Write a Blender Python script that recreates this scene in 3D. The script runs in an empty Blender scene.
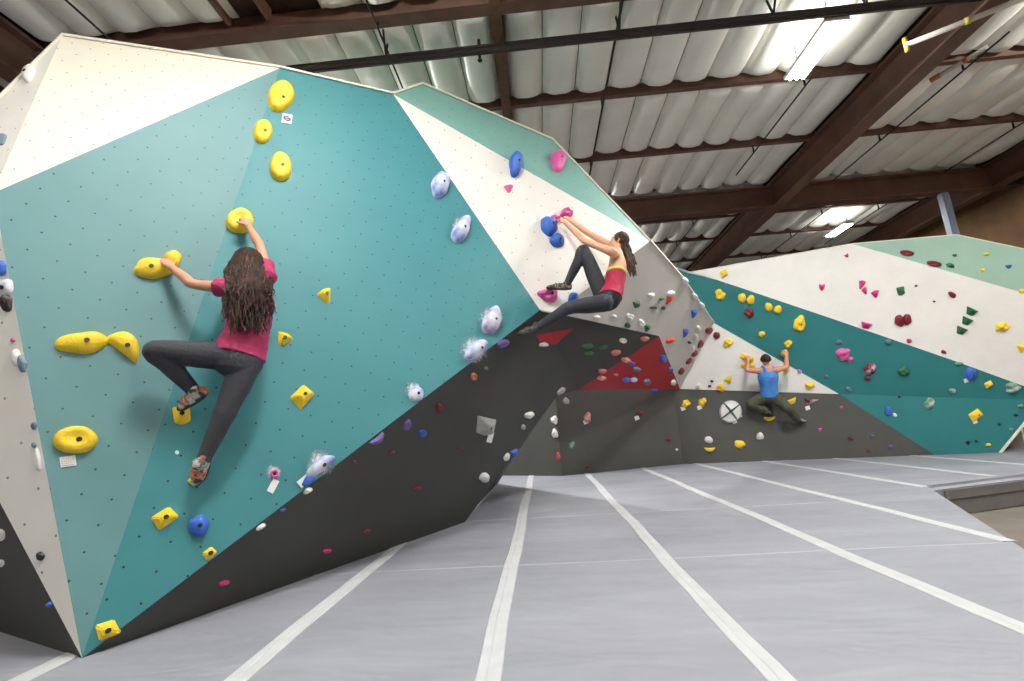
import bpy, bmesh, math, random
import numpy as np
from mathutils import Vector, Matrix

sc = bpy.context.scene
COL = sc.collection
random.seed(7)
V = Vector
# ------------------------------------------------------------------ camera
FPX, CX, CY, HC = 450.0, 512.0, 340.5, 1.0
YAW, PITCH, ROLL = [math.radians(a) for a in (3.118, 10.904, 3.598)]
_fwd = V((-math.sin(YAW) * math.cos(PITCH), math.cos(YAW) * math.cos(PITCH), math.sin(PITCH)))
_r0 = V((math.cos(YAW), math.sin(YAW), 0)); _u0 = _r0.cross(_fwd)
CR = _r0 * math.cos(ROLL) - _u0 * math.sin(ROLL)
CU = _r0 * math.sin(ROLL) + _u0 * math.cos(ROLL)
CF = _fwd
O0 = V((0, 0, HC))
cam = bpy.data.cameras.new('camera'); co = bpy.data.objects.new('camera', cam); COL.objects.link(co)
M3 = Matrix((CR, CU, -CF)).transposed()
co.matrix_world = Matrix.Translation(O0) @ M3.to_4x4()
cam.sensor_width = 36; cam.lens = FPX / 1024 * 36; cam.clip_start = 0.05; cam.clip_end = 200
sc.camera = co
# ------------------------------------------------------------------ world, exposure
w = bpy.data.worlds.new('world'); sc.world = w; w.use_nodes = True
w.node_tree.nodes['Background'].inputs[0].default_value = (0.8, 0.85, 0.9, 1)
w.node_tree.nodes['Background'].inputs[1].default_value = 0.05
sc.view_settings.view_transform = 'Standard'; sc.view_settings.look = 'None'
sc.view_settings.exposure = 0.0; sc.view_settings.gamma = 1.0; sc.view_settings.use_curve_mapping = False
try:
    sc.cycles.use_denoising = True; sc.cycles.max_bounces = 8; sc.cycles.diffuse_bounces = 5
    sc.cycles.sample_clamp_indirect = 8
except Exception: pass
# lamp positions (x, y, watts down, watts up) : two seen fixtures, then unseen ones with up-light raised for the ceiling
LAMP_Z = 5.6
LAMPS = [(3.95, 5.4, 260, 16), (8.26, 11.8, 110, 14), (-0.5, 1.5, 215, 560), (4.0, -0.9, 50, 820),
         (-4.8, -0.6, 80, 520), (8.3, 4.0, 300, 820), (-0.4, -4.5, 20, 460), (-3.2, 8.6, 520, 900), (0.9, 13.4, 50, 900)]  # last two added out of sight behind the boulder to brighten the ceiling

# ------------------------------------------------------------------ pixel -> world helpers (layout only)
def ray(px, py): return CR * ((px - CX) / FPX) + CU * ((CY - py) / FPX) + CF
def floorpt(px, py, z=0.0): d = ray(px, py); return O0 + d * ((z - HC) / d.z)
def depth(px, py, t): return O0 + ray(px, py) * t
def aty(px, py, y): d = ray(px, py); return O0 + d * (y / d.y)
def ath(px, py, z): d = ray(px, py); return O0 + d * ((z - HC) / d.z)
def zof(p): return (p - O0).dot(CF)
class Plane:
    def __init__(s, a, b, c):
        n = (b - a).cross(c - a).normalized()
        if n.dot(O0 - a) < 0: n = -n
        s.n = n; s.a = a.copy()
    def hit(s, px, py, off=0.0):
        d = ray(px, py); t = (s.n.dot(s.a - O0) + off) / s.n.dot(d); return O0 + d * t

# ------------------------------------------------------------------ materials
def lin(c): return tuple(((x / 255) / 12.92 if x / 255 <= 0.04045 else ((x / 255 + 0.055) / 1.055) ** 2.4) for x in c)
_mats = {}
def mat(name, rgb, rough=0.6, metal=0.0, noise=0.0, nscale=8.0, bump=0.0, bscale=60.0, emit=0.0, rgb2=None, spec=0.5, thr=None, coat=0.0):
    if name in _mats: return _mats[name]
    m = bpy.data.materials.new(name); m.use_nodes = True; nt = m.node_tree; N = nt.nodes; b = N['Principled BSDF']
    c = lin(rgb) + (1,)
    b.inputs['Base Color'].default_value = c; b.inputs['Roughness'].default_value = rough; b.inputs['Metallic'].default_value = metal
    b.inputs['Specular IOR Level'].default_value = spec
    if emit:
        b.inputs['Emission Color'].default_value = c; b.inputs['Emission Strength'].default_value = emit
    tc = N.new('ShaderNodeTexCoord')
    if noise or rgb2:
        n = N.new('ShaderNodeTexNoise'); n.inputs['Scale'].default_value = nscale; n.inputs['Detail'].default_value = 5
        nt.links.new(tc.outputs['Object'], n.inputs['Vector'])
        r = N.new('ShaderNodeValToRGB'); nt.links.new(n.outputs['Fac'], r.inputs['Fac'])
        if thr: r.color_ramp.elements[0].position, r.color_ramp.elements[1].position = thr
        else: r.color_ramp.elements[0].position, r.color_ramp.elements[1].position = 0.3, 0.7
        if rgb2: ca, cb = c, lin(rgb2) + (1,)
        else:
            ca = tuple(x * (1 - noise) for x in c[:3]) + (1,); cb = tuple(min(1, x * (1 + noise)) for x in c[:3]) + (1,)
        r.color_ramp.elements[0].color = ca; r.color_ramp.elements[1].color = cb
        nt.links.new(r.outputs['Color'], b.inputs['Base Color'])
    if bump:
        n2 = N.new('ShaderNodeTexNoise'); n2.inputs['Scale'].default_value = bscale; n2.inputs['Detail'].default_value = 4
        nt.links.new(tc.outputs['Object'], n2.inputs['Vector'])
        bp = N.new('ShaderNodeBump'); bp.inputs['Strength'].default_value = bump; bp.inputs['Distance'].default_value = 0.02
        nt.links.new(n2.outputs['Fac'], bp.inputs['Height']); nt.links.new(bp.outputs['Normal'], b.inputs['Normal'])
    _mats[name] = m; return m

def panel_mat(name, rgb, dot=(20, 30, 32), spacing=0.19, rad=0.0075, rot=0.35, rough=0.55, scuff=0.0, dotmix=1.0):
    """painted plywood with a staggered grid of bolt holes, laid out on the panel's own metre UVs"""
    if name in _mats: return _mats[name]
    m = bpy.data.materials.new(name); m.use_nodes = True; nt = m.node_tree; N = nt.nodes; L = nt.links; b = N['Principled BSDF']
    b.inputs['Roughness'].default_value = rough; b.inputs['Specular IOR Level'].default_value = 0.35
    uv = N.new('ShaderNodeUVMap'); uv.uv_map = 'metres'
    mp = N.new('ShaderNodeMapping'); mp.inputs['Rotation'].default_value = (0, 0, rot)
    mp.inputs['Scale'].default_value = (1 / spacing, 1 / spacing, 1); L.new(uv.outputs['UV'], mp.inputs['Vector'])
    # small wobble so the rows are not perfectly ruled
    nz = N.new('ShaderNodeTexNoise'); nz.inputs['Scale'].default_value = 1.7; L.new(mp.outputs['Vector'], nz.inputs['Vector'])
    fr = N.new('ShaderNodeVectorMath'); fr.operation = 'FRACTION'; L.new(mp.outputs['Vector'], fr.inputs[0])
    sb = N.new('ShaderNodeVectorMath'); sb.operation = 'SUBTRACT'; sb.inputs[1].default_value = (0.5, 0.5, 0); L.new(fr.outputs[0], sb.inputs[0])
    sx = N.new('ShaderNodeSeparateXYZ'); L.new(sb.outputs[0], sx.inputs[0])
    cb = N.new('ShaderNodeCombineXYZ'); L.new(sx.outputs[0], cb.inputs[0]); L.new(sx.outputs[1], cb.inputs[1])
    ln = N.new('ShaderNodeVectorMath'); ln.operation = 'LENGTH'; L.new(cb.outputs[0], ln.inputs[0])
    lt = N.new('ShaderNodeMath'); lt.operation = 'LESS_THAN'; lt.inputs[1].default_value = rad / spacing; L.new(ln.outputs['Value'], lt.inputs[0])
    ml = N.new('ShaderNodeMath'); ml.operation = 'MULTIPLY'; ml.inputs[1].default_value = dotmix; L.new(lt.outputs[0], ml.inputs[0])
    n = N.new('ShaderNodeTexNoise'); n.inputs['Scale'].default_value = 1.3; n.inputs['Detail'].default_value = 6; n.inputs['Roughness'].default_value = 0.65
    L.new(uv.outputs['UV'], n.inputs['Vector'])
    r = N.new('ShaderNodeValToRGB'); c = lin(rgb)
    r.color_ramp.elements[0].position = 0.3; r.color_ramp.elements[1].position = 0.72
    r.color_ramp.elements[0].color = tuple(x * 0.94 for x in c) + (1,); r.color_ramp.elements[1].color = tuple(min(1, x * 1.05 + 0.004) for x in c) + (1,)
    L.new(n.outputs['Fac'], r.inputs['Fac'])
    base = r.outputs['Color']
    if scuff:
        n3 = N.new('ShaderNodeTexNoise'); n3.inputs['Scale'].default_value = 5; n3.inputs['Detail'].default_value = 8; n3.inputs['Roughness'].default_value = 0.75
        L.new(uv.outputs['UV'], n3.inputs['Vector'])
        r3 = N.new('ShaderNodeValToRGB'); r3.color_ramp.elements[0].position = 0.66; r3.color_ramp.elements[1].position = 0.8
        r3.color_ramp.elements[0].color = (0, 0, 0, 1); r3.color_ramp.elements[1].color = (scuff,) * 3 + (1,); L.new(n3.outputs['Fac'], r3.inputs['Fac'])
        mc = N.new('ShaderNodeMixRGB'); mc.inputs[2].default_value = (0.75, 0.76, 0.76, 1); L.new(r3.outputs['Color'], mc.inputs[0]); L.new(base, mc.inputs[1]); base = mc.outputs[0]
    mx = N.new('ShaderNodeMixRGB'); mx.inputs[2].default_value = lin(dot) + (1,); L.new(ml.outputs[0], mx.inputs[0]); L.new(base, mx.inputs[1])
    L.new(mx.outputs[0], b.inputs['Base Color'])
    bp = N.new('ShaderNodeBump'); bp.inputs['Strength'].default_value = 0.12; bp.inputs['Distance'].default_value = 0.004
    n4 = N.new('ShaderNodeTexNoise'); n4.inputs['Scale'].default_value = 90; L.new(uv.outputs['UV'], n4.inputs['Vector'])
    L.new(n4.outputs['Fac'], bp.inputs['Height']); L.new(bp.outputs['Normal'], b.inputs['Normal'])
    _mats[name] = m; return m

# ------------------------------------------------------------------ object helpers
def link(o, parent=None):
    COL.objects.link(o)
    if parent: o.parent = parent
    return o
def obj(name, me, m, parent=None, smooth=False):
    if isinstance(me, bmesh.types.BMesh):
        bm = me; me = bpy.data.meshes.new(name); bm.to_mesh(me); bm.free()
    o = bpy.data.objects.new(name, me)
    if m: me.materials.append(m)
    if smooth:
        for p in me.polygons: p.use_smooth = True
    return link(o, parent)
def tag(o, label=None, cat=None, group=None, kind=None):
    if label: o['label'] = label
    if cat: o['category'] = cat
    if group: o['group'] = group
    if kind: o['kind'] = kind
    return o
def empty(name, loc):
    o = bpy.data.objects.new(name, None); COL.objects.link(o); o.location = loc; o.empty_display_size = 0.1
    return o
def recentre(o, loc):
    """move a top-level mesh's origin to loc without moving its vertices in the world"""
    loc = V(loc); o.data.transform(Matrix.Translation(-loc)); o.location = loc
def unparent_shift(root, part):   # part built in world coords, root has only a location
    part.data.transform(Matrix.Translation(-root.location))
def box(bm, c, s, rot=None):
    r = bmesh.ops.create_cube(bm, size=1)
    M = Matrix.Translation(V(c)) @ (rot.to_4x4() if rot else Matrix.Identity(4)) @ Matrix.Diagonal(V((s[0], s[1], s[2], 1)))
    bmesh.ops.transform(bm, matrix=M, verts=r['verts'])
def bar(bm, a, b, wd, ht, upv=V((0, 0, 1))):
    a = V(a); b = V(b); y = (b - a); ln = y.length; y.normalize(); x = y.cross(upv).normalized(); z = x.cross(y)
    box(bm, (a + b) / 2, (wd, ln, ht), Matrix((x, y, z)).transposed())
def tube(bm, pts, rad, seg=12, caps=True, sec=None):
    """tube through pts; rad = number or list; sec: list of (side vector, flatten) for elliptical sections"""
    pts = [V(p) for p in pts]; n = len(pts)
    rad = [rad] * n if isinstance(rad, (int, float)) else rad
    rings = []; ref = None
    for i, p in enumerate(pts):
        d = (pts[min(i + 1, n - 1)] - pts[max(i - 1, 0)])
        if d.length < 1e-9: d = V((0, 0, 1))
        d.normalize()
        if ref is None:
            ref = V((0, 0, 1)) if abs(d.z) < 0.9 else V((1, 0, 0))
        x = (ref - d * ref.dot(d)); 
        if x.length < 1e-4: x = d.orthogonal()
        x.normalize(); y = d.cross(x); ref = x
        rr = rad[i]; rx, ry = rr if isinstance(rr, tuple) else (rr, rr)
        if sec is not None:
            x = (sec - d * sec.dot(d)).normalized(); y = d.cross(x); ref = x
        rings.append([bm.verts.new(p + x * (rx * math.cos(2 * math.pi * k / seg)) + y * (ry * math.sin(2 * math.pi * k / seg))) for k in range(seg)])
    for a, b in zip(rings, rings[1:]):
        for k in range(seg): bm.faces.new((a[k], a[(k + 1) % seg], b[(k + 1) % seg], b[k]))
    if caps:
        bm.faces.new(list(reversed(rings[0]))); bm.faces.new(rings[-1])
    return rings
def poly_panel(name, pts, m, parent, thick=0.03, label=None, n=None):
    """a sheet of plywood with the outline pts (world), its visible face towards the camera side, thickness behind it"""
    pts = [V(p) for p in pts]
    if n is None:
        n = V((0, 0, 0))
        for i in range(len(pts)):
            a, b = pts[i], pts[(i + 1) % len(pts)]
            n += V(((a.y - b.y) * (a.z + b.z), (a.z - b.z) * (a.x + b.x), (a.x - b.x) * (a.y + b.y)))
        n.normalize()
        if n.dot(O0 - pts[0]) < 0: n = -n
    bm = bmesh.new(); uvl = bm.loops.layers.uv.new('metres')
    fv = [bm.verts.new(p) for p in pts]; bv = [bm.verts.new(p - n * thick) for p in pts]
    bm.faces.new(fv); bm.faces.new(list(reversed(bv)))
    for i in range(len(pts)):
        j = (i + 1) % len(pts); bm.faces.new((fv[j], fv[i], bv[i], bv[j]))
    bmesh.ops.recalc_face_normals(bm, faces=bm.faces)
    u = V((0, 0, 1)).cross(n)
    u = u.normalized() if u.length > 1e-3 else V((1, 0, 0)); v = n.cross(u)
    for f in bm.faces:
        for l in f.loops: l[uvl].uv = (l.vert.co.dot(u), l.vert.co.dot(v))
    o = obj(name, bm, m, parent)
    if label: o['label'] = label
    if parent: unparent_shift(parent, o)
    return o

# ------------------------------------------------------------------ key points of the place
A = floorpt(82, 658); P = floorpt(465, 522); C = depth(280, 68, 4.3); G = depth(540, 310, 4.9)
TEAL = Plane(A, C, G); Fp = TEAL.hit(393, 94)
K = depth(650, 241, 5.83); WHITE = Plane(Fp, G, K); Op = WHITE.hit(555, 313)
Q0 = floorpt(562, 476); Q1 = floorpt(1000, 452.5)
QM = floorpt(683, 464)
KICK = Plane(QM, Q1, QM + V((0, 0, 1))); KLEFT = Plane(Q0, QM, Q0 + V((0, 0, 1)))
Mp = KICK.hit(680, 389); K1 = KICK.hit(839, 394)
GREY = Plane(K, Op, Mp); N_ = GREY.hit(659, 336); S_ = GREY.hit(682, 277)
_d = (K1 - Mp).normalized(); LEAN = math.radians(17)
UP = Plane(Mp, K1, Mp + V((0, -math.sin(LEAN), math.cos(LEAN))))
Lp = GREY.hit(714, 323)
DARK = Plane(A, G, P)
R_ = DARK.hit(578, 390); Qp = DARK.hit(558, 395)
B = depth(-7, 193, 2.6); LIGHT = Plane(A, B, C)
D = depth(62, 36, 3.75); E_ = depth(-60, 158, 3.0); H1 = depth(-100, 313, 2.55); FL = floorpt(-100, 600)
I_ = depth(422, 84, zof(Fp) + 0.35); J_ = Plane(Fp, K, I_).hit(553, 140); AQUA = Plane(Fp, K, I_)
LEFTW = Plane(A, B, H1); TOPW = Plane(D, C, B)

# paints
P_TEAL = panel_mat('teal_paint', (53, 118, 125), scuff=0.25, spacing=0.155, rad=0.0062)
P_LTEAL = panel_mat('pale_teal_paint', (90, 131, 135), dot=(38, 50, 52), spacing=0.135, rad=0.0055)
P_AQUA = panel_mat('aqua_paint', (112, 157, 149), dot=(70, 110, 110))
P_WHITE = panel_mat('white_paint', (226, 224, 218), dot=(140, 140, 138))
P_WHITE2 = panel_mat('cream_paint', (228, 224, 208), dot=(95, 92, 86), spacing=0.145, rad=0.0058)
P_GREYW = panel_mat('shaded_white_paint', (192, 189, 184), dot=(170, 168, 164), dotmix=0.5)  # white greyed down to carry the overhang's shade
P_DARK = panel_mat('charcoal_shaded', (53, 54, 51), dot=(55, 56, 53), dotmix=0.5)  # same charcoal as the wall base, darkened for the underside's shade
P_DARK2 = panel_mat('charcoal_lit', (74, 75, 72), dot=(60, 60, 58), dotmix=0.4)  # lighter copy of the charcoal, for the lit wall base
P_RED = panel_mat('red_paint', (150, 24, 34), dot=(110, 20, 26), dotmix=0.4)
P_FTEAL = panel_mat('far_teal_paint', (38, 113, 116), dot=(24, 90, 92), dotmix=0.25)
P_FWHITE = panel_mat('far_white_paint', (236, 235, 230), dot=(200, 198, 188), dotmix=0.3)
P_FAQUA = panel_mat('far_aqua_paint', (156, 190, 174), dot=(140, 184, 160), dotmix=0.3)
M_TRIM = mat('plywood_edge', (222, 218, 204), 0.6)

# ------------------------------------------------------------------ room shell
Z_ROOF = 6.2; XL, XR, YB, YF = -7.2, 10.8, -8.0, 17.6
M_CONC = mat('concrete', (104, 97, 90), 0.7, noise=0.18, nscale=2.5, bump=0.2, bscale=20)
M_BROWNWALL = mat('wall_wood', (74, 52, 36), 0.8, noise=0.35, nscale=3)
def shell_box(name, c, s, m, **k):
    bm = bmesh.new(); box(bm, c, s); o = obj(name, bm, m); o['kind'] = 'structure'; return o
shell_box('floor', ((XL + XR) / 2, (YB + YF) / 2, -0.40), (XR - XL, YF - YB, 0.1), M_CONC)
M_PLY = mat('plywood', (134, 100, 62), 0.75, noise=0.3, nscale=1.4, rgb2=(96, 66, 38))
shell_box('wall_right', (XR + 0.1, (YB + YF) / 2, 2.9), (0.2, YF - YB, 6.8), M_PLY)
shell_box('wall_left', (XL - 0.1, (YB + YF) / 2, 2.9), (0.2, YF - YB, 6.8), M_BROWNWALL)
M_PALEWALL = mat('painted_wall', (200, 196, 188), 0.8, noise=0.05)
shell_box('wall_front', ((XL + XR) / 2, YF + 0.1, 2.9), (XR - XL + 0.4, 0.2, 6.8), M_BROWNWALL)
shell_box('wall_back', ((XL + XR) / 2, YB - 0.1, 2.9), (XR - XL + 0.4, 0.2, 6.8), M_PALEWALL)
M_DECK = mat('roof_deck', (64, 44, 32), 0.85, noise=0.4, nscale=6)
dk = shell_box('ceiling', ((XL + XR) / 2, (YB + YF) / 2, Z_ROOF + 0.12), (XR - XL + 0.4, YF - YB + 0.4, 0.1), M_DECK)
# quilted insulation rolls between the purlins
PUR = [0.91 * 5 - 1.76 * k for k in range(7, 0, -1)] + [4.55, 6.38, 8.10, 9.82, 11.25, 12.72, 14.49, 16.25]
M_INS = mat('insulation_film', (236, 235, 224), 0.42, noise=0.04, nscale=2.5, bump=0.25, bscale=7, spec=0.4)
XS_BEAM = [(-7.2, -6.1), (-5.95, -0.27), (-0.13, 5.52), (5.74, 10.2)]
def insulation():
    bm = bmesh.new(); rnd = random.Random(3)
    for b0, b1 in zip(PUR, PUR[1:] + [YF]):
        for (x0, x1) in XS_BEAM:
            nt_ = max(1, round((x1 - x0) / 0.535)); wd = (x1 - x0) / nt_
            for t in range(nt_):
                xa = x0 + t * wd; xm = xa + wd / 2
                if b0 < 4.0 < b1 and -3.6 < xm < -2.5: continue
                dep = 0.16 + rnd.uniform(-0.01, 0.012); sag = rnd.uniform(0, 0.012); ph = rnd.uniform(0, 6)
                nx, ny = 10, 16; grid = []
                for j in range(ny + 1):
                    v = -1 + 2 * j / ny
                    e = max(0.0, 1 - abs(v) ** 16) ** 0.5
                    y = (b0 + b1) / 2 + v * ((b1 - b0) / 2 - 0.03)
                    row = []
                    for i in range(nx + 1):
                        u = -1 + 2 * i / nx
                        z = 6.2 - (dep + 0.02 * math.sin(v * 3 + ph)) * (max(0.0, 1 - abs(u) ** 2.5) ** 0.5) * e - sag * e
                        z += 0.003 * math.sin(9 * u + 14 * v + ph) * e
                        row.append(bm.verts.new((xm + u * wd / 2 * 0.985, y, z)))
                    grid.append(row)
                for j in range(ny):
                    for i in range(nx): bm.faces.new((grid[j][i], grid[j][i + 1], grid[j + 1][i + 1], grid[j + 1][i]))
    o = obj('insulation_rolls', bm, M_INS, dk, smooth=True)
    o['label'] = 'off-white quilted insulation film in long rolls between the beams'
    return o
insulation()
# ------------------------------------------------------------------ beams
M_BEAM = mat('brown_steel', (96, 68, 54), 0.6, noise=0.25, nscale=5)
M_GIRD = mat('brown_girder', (100, 73, 59), 0.55, noise=0.2, nscale=3)
M_PIPE = mat('dark_pipe', (52, 46, 42), 0.5)
M_BLACK = mat('black_rod', (26, 24, 23), 0.6)
M_WOOD = mat('brown_wood', (98, 66, 46), 0.7, noise=0.3, nscale=12)

vis = {4.55: 'brown roof purlin above the peak of the near boulder, nearest in view', 6.38: 'brown roof purlin passing just beyond the dark sprinkler pipe',
       8.10: 'brown roof purlin running between the pipe-side purlin and the deep cross girder', 11.25: 'brown roof purlin directly beyond the deep cross girder',
       12.72: 'thin far brown purlin running behind the far ceiling lamp', 14.49: 'thin brown purlin just above the far wall top'}
for i, y in enumerate(PUR):
    if abs(y - 9.82) < .01: continue
    if y < 2 or y > 15: 
        lab = None
    bm = bmesh.new()
    box(bm, ((XL + XR) / 2, y, 6.12), (XR - XL, 0.06, 0.16)); 
    if y == 4.55: box(bm, ((XL + XR) / 2, y, 5.96), (XR - XL, 0.17, 0.05))
    else: box(bm, ((XL + XR) / 2, y, 6.035), (XR - XL, 0.08, 0.02))
    o = obj('roof_purlin', bm, M_BEAM); recentre(o, ((XL + XR) / 2, y, 6.0))
    key = min(vis, key=lambda k: abs(k - y))
    tag(o, vis[key] if abs(key - y) < .02 else 'brown roof purlin out of the main view', 'beam', 'roof purlins')
    if abs(key - y) > .02 and (y < 4 or y > 15.5): o['label'] = 'brown roof purlin outside the picture along the roof'
def ibeam(name, a, b, w_, h_, label, m=M_GIRD, ribs=True):
    a = V(a); b = V(b); root = empty(name, (a + b) / 2)
    for nm, dz, ww, hh in (('web', 0, w_ * 0.12, h_), ('top_flange', h_ / 2 - 0.02, w_, 0.04), ('bottom_flange', -h_ / 2 + 0.02, w_, 0.04)):
        bm = bmesh.new(); bar(bm, a + V((0, 0, dz)), b + V((0, 0, dz)), ww, hh); o = obj(nm, bm, m, root); unparent_shift(root, o)
    return tag(root, label, 'beam')
ibeam('steel_girder', (XL, 9.82, 5.75), (XR, 9.82, 5.75), 0.24, 0.5, 'deep brown steel cross girder spanning behind both walls')
ibeam('steel_girder', (5.63, YB, 5.78), (5.63, YF, 5.78), 0.26, 0.56, 'deep brown steel girder running diagonally past the bright lamp')
ibeam('steel_girder', (10.3, YB, 5.78), (10.3, YF, 5.78), 0.26, 0.56, 'brown steel girder beside the plywood wall on the far side')
ibeam('steel_girder', (-6.05, YB, 5.78), (-6.05, YF, 5.78), 0.26, 0.56, 'brown steel girder at the top corner above the white boulder edge')
bm = bmesh.new(); bar(bm, (-0.2, YB, 6.02), (-0.2, 9.7, 6.02), 0.14, 0.22)
tag(obj('timber_joist', bm, M_WOOD), 'reddish brown joist crossing the purlins above the boulder notch', 'beam')
recentre(bpy.data.objects['timber_joist'], (-0.2, 1, 6.02))
# wood blocking in the bay with no insulation
for j, x in enumerate((-3.45, -2.95)):
    bm = bmesh.new(); bar(bm, (x, 2.85, 6.1), (x, 4.45, 6.1), 0.05, 0.16)
    o = obj('timber_rafter', bm, M_WOOD); recentre(o, (x, 3.65, 6.1))
    tag(o, ('dark timber rafter in the bare roof bay, beside the boulder-side insulation roll' if j == 0 else 'dark timber rafter in the bare roof bay, nearer the joist'), 'beam', 'rafters in the bare bay')
# sprinkler main
root = empty('sprinkler_pipe', (1.8, 4.9, 5.73)); bm = bmesh.new()
bar(bm, (XL, 4.9, 5.73), (XR, 4.9, 5.73), 0.13, 0.13); bmesh.ops.bevel(bm, geom=bm.edges[:], offset=0.05, segments=3, affect='EDGES')
o = obj('pipe', bm, M_PIPE, root); unparent_shift(root, o)
for x in (-1.66, 1.32, 3.2, 4.3):
    bm = bmesh.new(); tube(bm, [(x, 4.9, 5.78), (x + .02, 4.72, 6.1)], 0.014, 8); tube(bm, [(x, 4.9, 5.78), (x, 4.98, 6.1)], 0.014, 8)
    o = obj('hanger', bm, M_BLACK, root); unparent_shift(root, o)
bm = bmesh.new(); tube(bm, [(-0.45, 4.9, 5.88), (-0.45, 4.9, 5.80), (-0.45, 4.9, 5.66), (-0.45, 4.9, 5.6), (-0.45, 4.9, 5.58), (-0.45, 4.9, 5.57)], [.02, .024, .02, .016, .03, .03], 10)
o = obj('sprinkler_head', bm, M_BLACK, root); unparent_shift(root, o)
tag(root, 'long dark sprinkler main pipe crossing the ceiling above the boulder', 'pipe')
# bracing rods along the roof
rods = [(-4.85, 3.2, 4.5, 5.88, 'black rod reaching down to the white boulder peak'), (-1.64, 2.9, 7.6, 5.86, 'black rod reaching down to the notch between boulder faces'),
        (1.31, 2.9, 9.7, 5.88, 'black rod running down the ceiling beside the joist'), (4.42, 6.2, 8.9, 5.88, 'black rod just below the bright lamp'),
        (6.75, 5.7, 9.6, 5.88, 'black rod in the bay beyond the diagonal girder'), (4.3, 10.0, 14.2, 5.88, 'black rod beyond the cross girder before the diagonal girder'),
        (7.55, 10.0, 15, 5.88, 'black rod beside the far lamp'), (9.15, 7.6, 9.6, 5.88, 'short black rod near the roof corner by the plywood'), (8.95, 10.1, 13.5, 5.88, 'black rod beyond the blue-grey column')]
for x, y0, y1, z, lab in rods:
    bm = bmesh.new(); ym = (y0 + y1) / 2; pts = [(x, y0, z)]
    for yp in [q for q in PUR if y0 + .05 < q < y1 - .05]: pts += [(x, yp - .012, z), (x, yp, 6.04), (x, yp + .012, z)]
    tube(bm, pts + [(x, y1, z)], 0.013, 8)
    o = obj('bracing_rod', bm, M_BLACK, smooth=True); recentre(o, (x, (y0 + y1) / 2, z)); tag(o, lab, 'rod', 'black rods under the ceiling')
# braces with yellow tips
M_WHP = mat('white_pipe', (196, 192, 180), 0.4); M_YTIP = mat('yellow_tip', (214, 190, 84), 0.5); M_OTIP = mat('orange_tip', (190, 112, 60), 0.5)
def brace(p0, p1, z, tip, label, perp):
    a, b = ath(*p0, z), ath(*p1, z); root = empty('brace_pipe', a)
    bm = bmesh.new(); tube(bm, [a, b], 0.032, 12); o = obj('pipe', bm, M_WHP, root, True); unparent_shift(root, o)
    bm = bmesh.new()
    if perp: tube(bm, [a - V((0, 0, .09)), a + V((0, 0, .1))], 0.025, 10)
    else: tube(bm, [a, a + (a - b).normalized() * 0.12], 0.04, 10)
    o = obj('end_fitting', bm, tip, root, True); unparent_shift(root, o)
    bm = bmesh.new(); q = a.lerp(b, 0.5); tube(bm, [q, q + (b - a).normalized() * 0.05], 0.042, 10); o = obj('collar', bm, tip, root, True); unparent_shift(root, o)
    tag(root, label, 'pipe')
brace((906, 45), (1030, -4), 5.42, M_YTIP, 'long off-white pipe with a yellow end crossing the diagonal girder', True)
brace((940, 75), (988, 47), 5.93, M_OTIP, 'short off-white pipe with an orange end just under the roof', False)
# blue-grey column rising behind the far wall
bm = bmesh.new(); box(bm, (9.22, 9.82, 2.55), (0.15, 0.17, 5.9)); bmesh.ops.bevel(bm, geom=bm.edges[:], offset=0.02, segments=2, affect='EDGES')
o = obj('steel_column', bm, mat('bluegrey_steel', (150, 164, 186), 0.4)); recentre(o, (9.22, 9.82, -0.35)); tag(o, 'pale blue-grey steel column rising behind the far climbing wall', 'column')
# ------------------------------------------------------------------ lamps
M_HOUS = mat('lamp_housing', (225, 225, 220), 0.4); M_TUBE = mat('lamp_tube', (255, 252, 244), 0.5, emit=20)
LLAB = {0: 'blown-out bright ceiling lamp between the pipe and diagonal girder', 1: 'small far ceiling lamp glowing above the far wall'}
for i, (x, y, pw, pu) in enumerate(LAMPS):
    root = empty('ceiling_lamp', (x, y, LAMP_Z)); L_ = {0: 0.95, 1: 0.8}.get(i, 1.0)
    bm = bmesh.new(); box(bm, (0, 0, 0.05), (0.3, L_, 0.05)); box(bm, (0, 0, 0.09), (0.14, L_, 0.05)); obj('housing', bm, M_HOUS, root)
    for sx in (-0.09, 0, 0.09):
        bm = bmesh.new(); tube(bm, [(sx, -L_ / 2 + .03, 0), (sx, L_ / 2 - .03, 0)], 0.02, 12); obj('fluorescent_tube', bm, M_TUBE, root, True)
    for sy in (-0.35, 0.35):
        bm = bmesh.new(); tube(bm, [(0, sy, 0.1), (0, sy, 0.45)], 0.008, 6); obj('hanger', bm, M_BLACK, root)
    for nm, pw_, rx, dz in (('down', pw, 0, -0.03), ('up', pu, math.pi, 0.125)):
        ld = bpy.data.lights.new('lamp_light', 'AREA'); ld.shape = 'RECTANGLE'; ld.size = 0.3; ld.size_y = L_; ld.energy = pw_; ld.color = (1.0, 0.99, 0.97)
        lo = bpy.data.objects.new('lamp_light', ld); lo.rotation_euler = (rx, 0, 0); lo.location = (0, 0, dz); link(lo, root)
    tag(root, LLAB.get(i, 'unseen ceiling lamp placed for its light'), 'lamp', 'fluorescent ceiling lamps')

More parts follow.
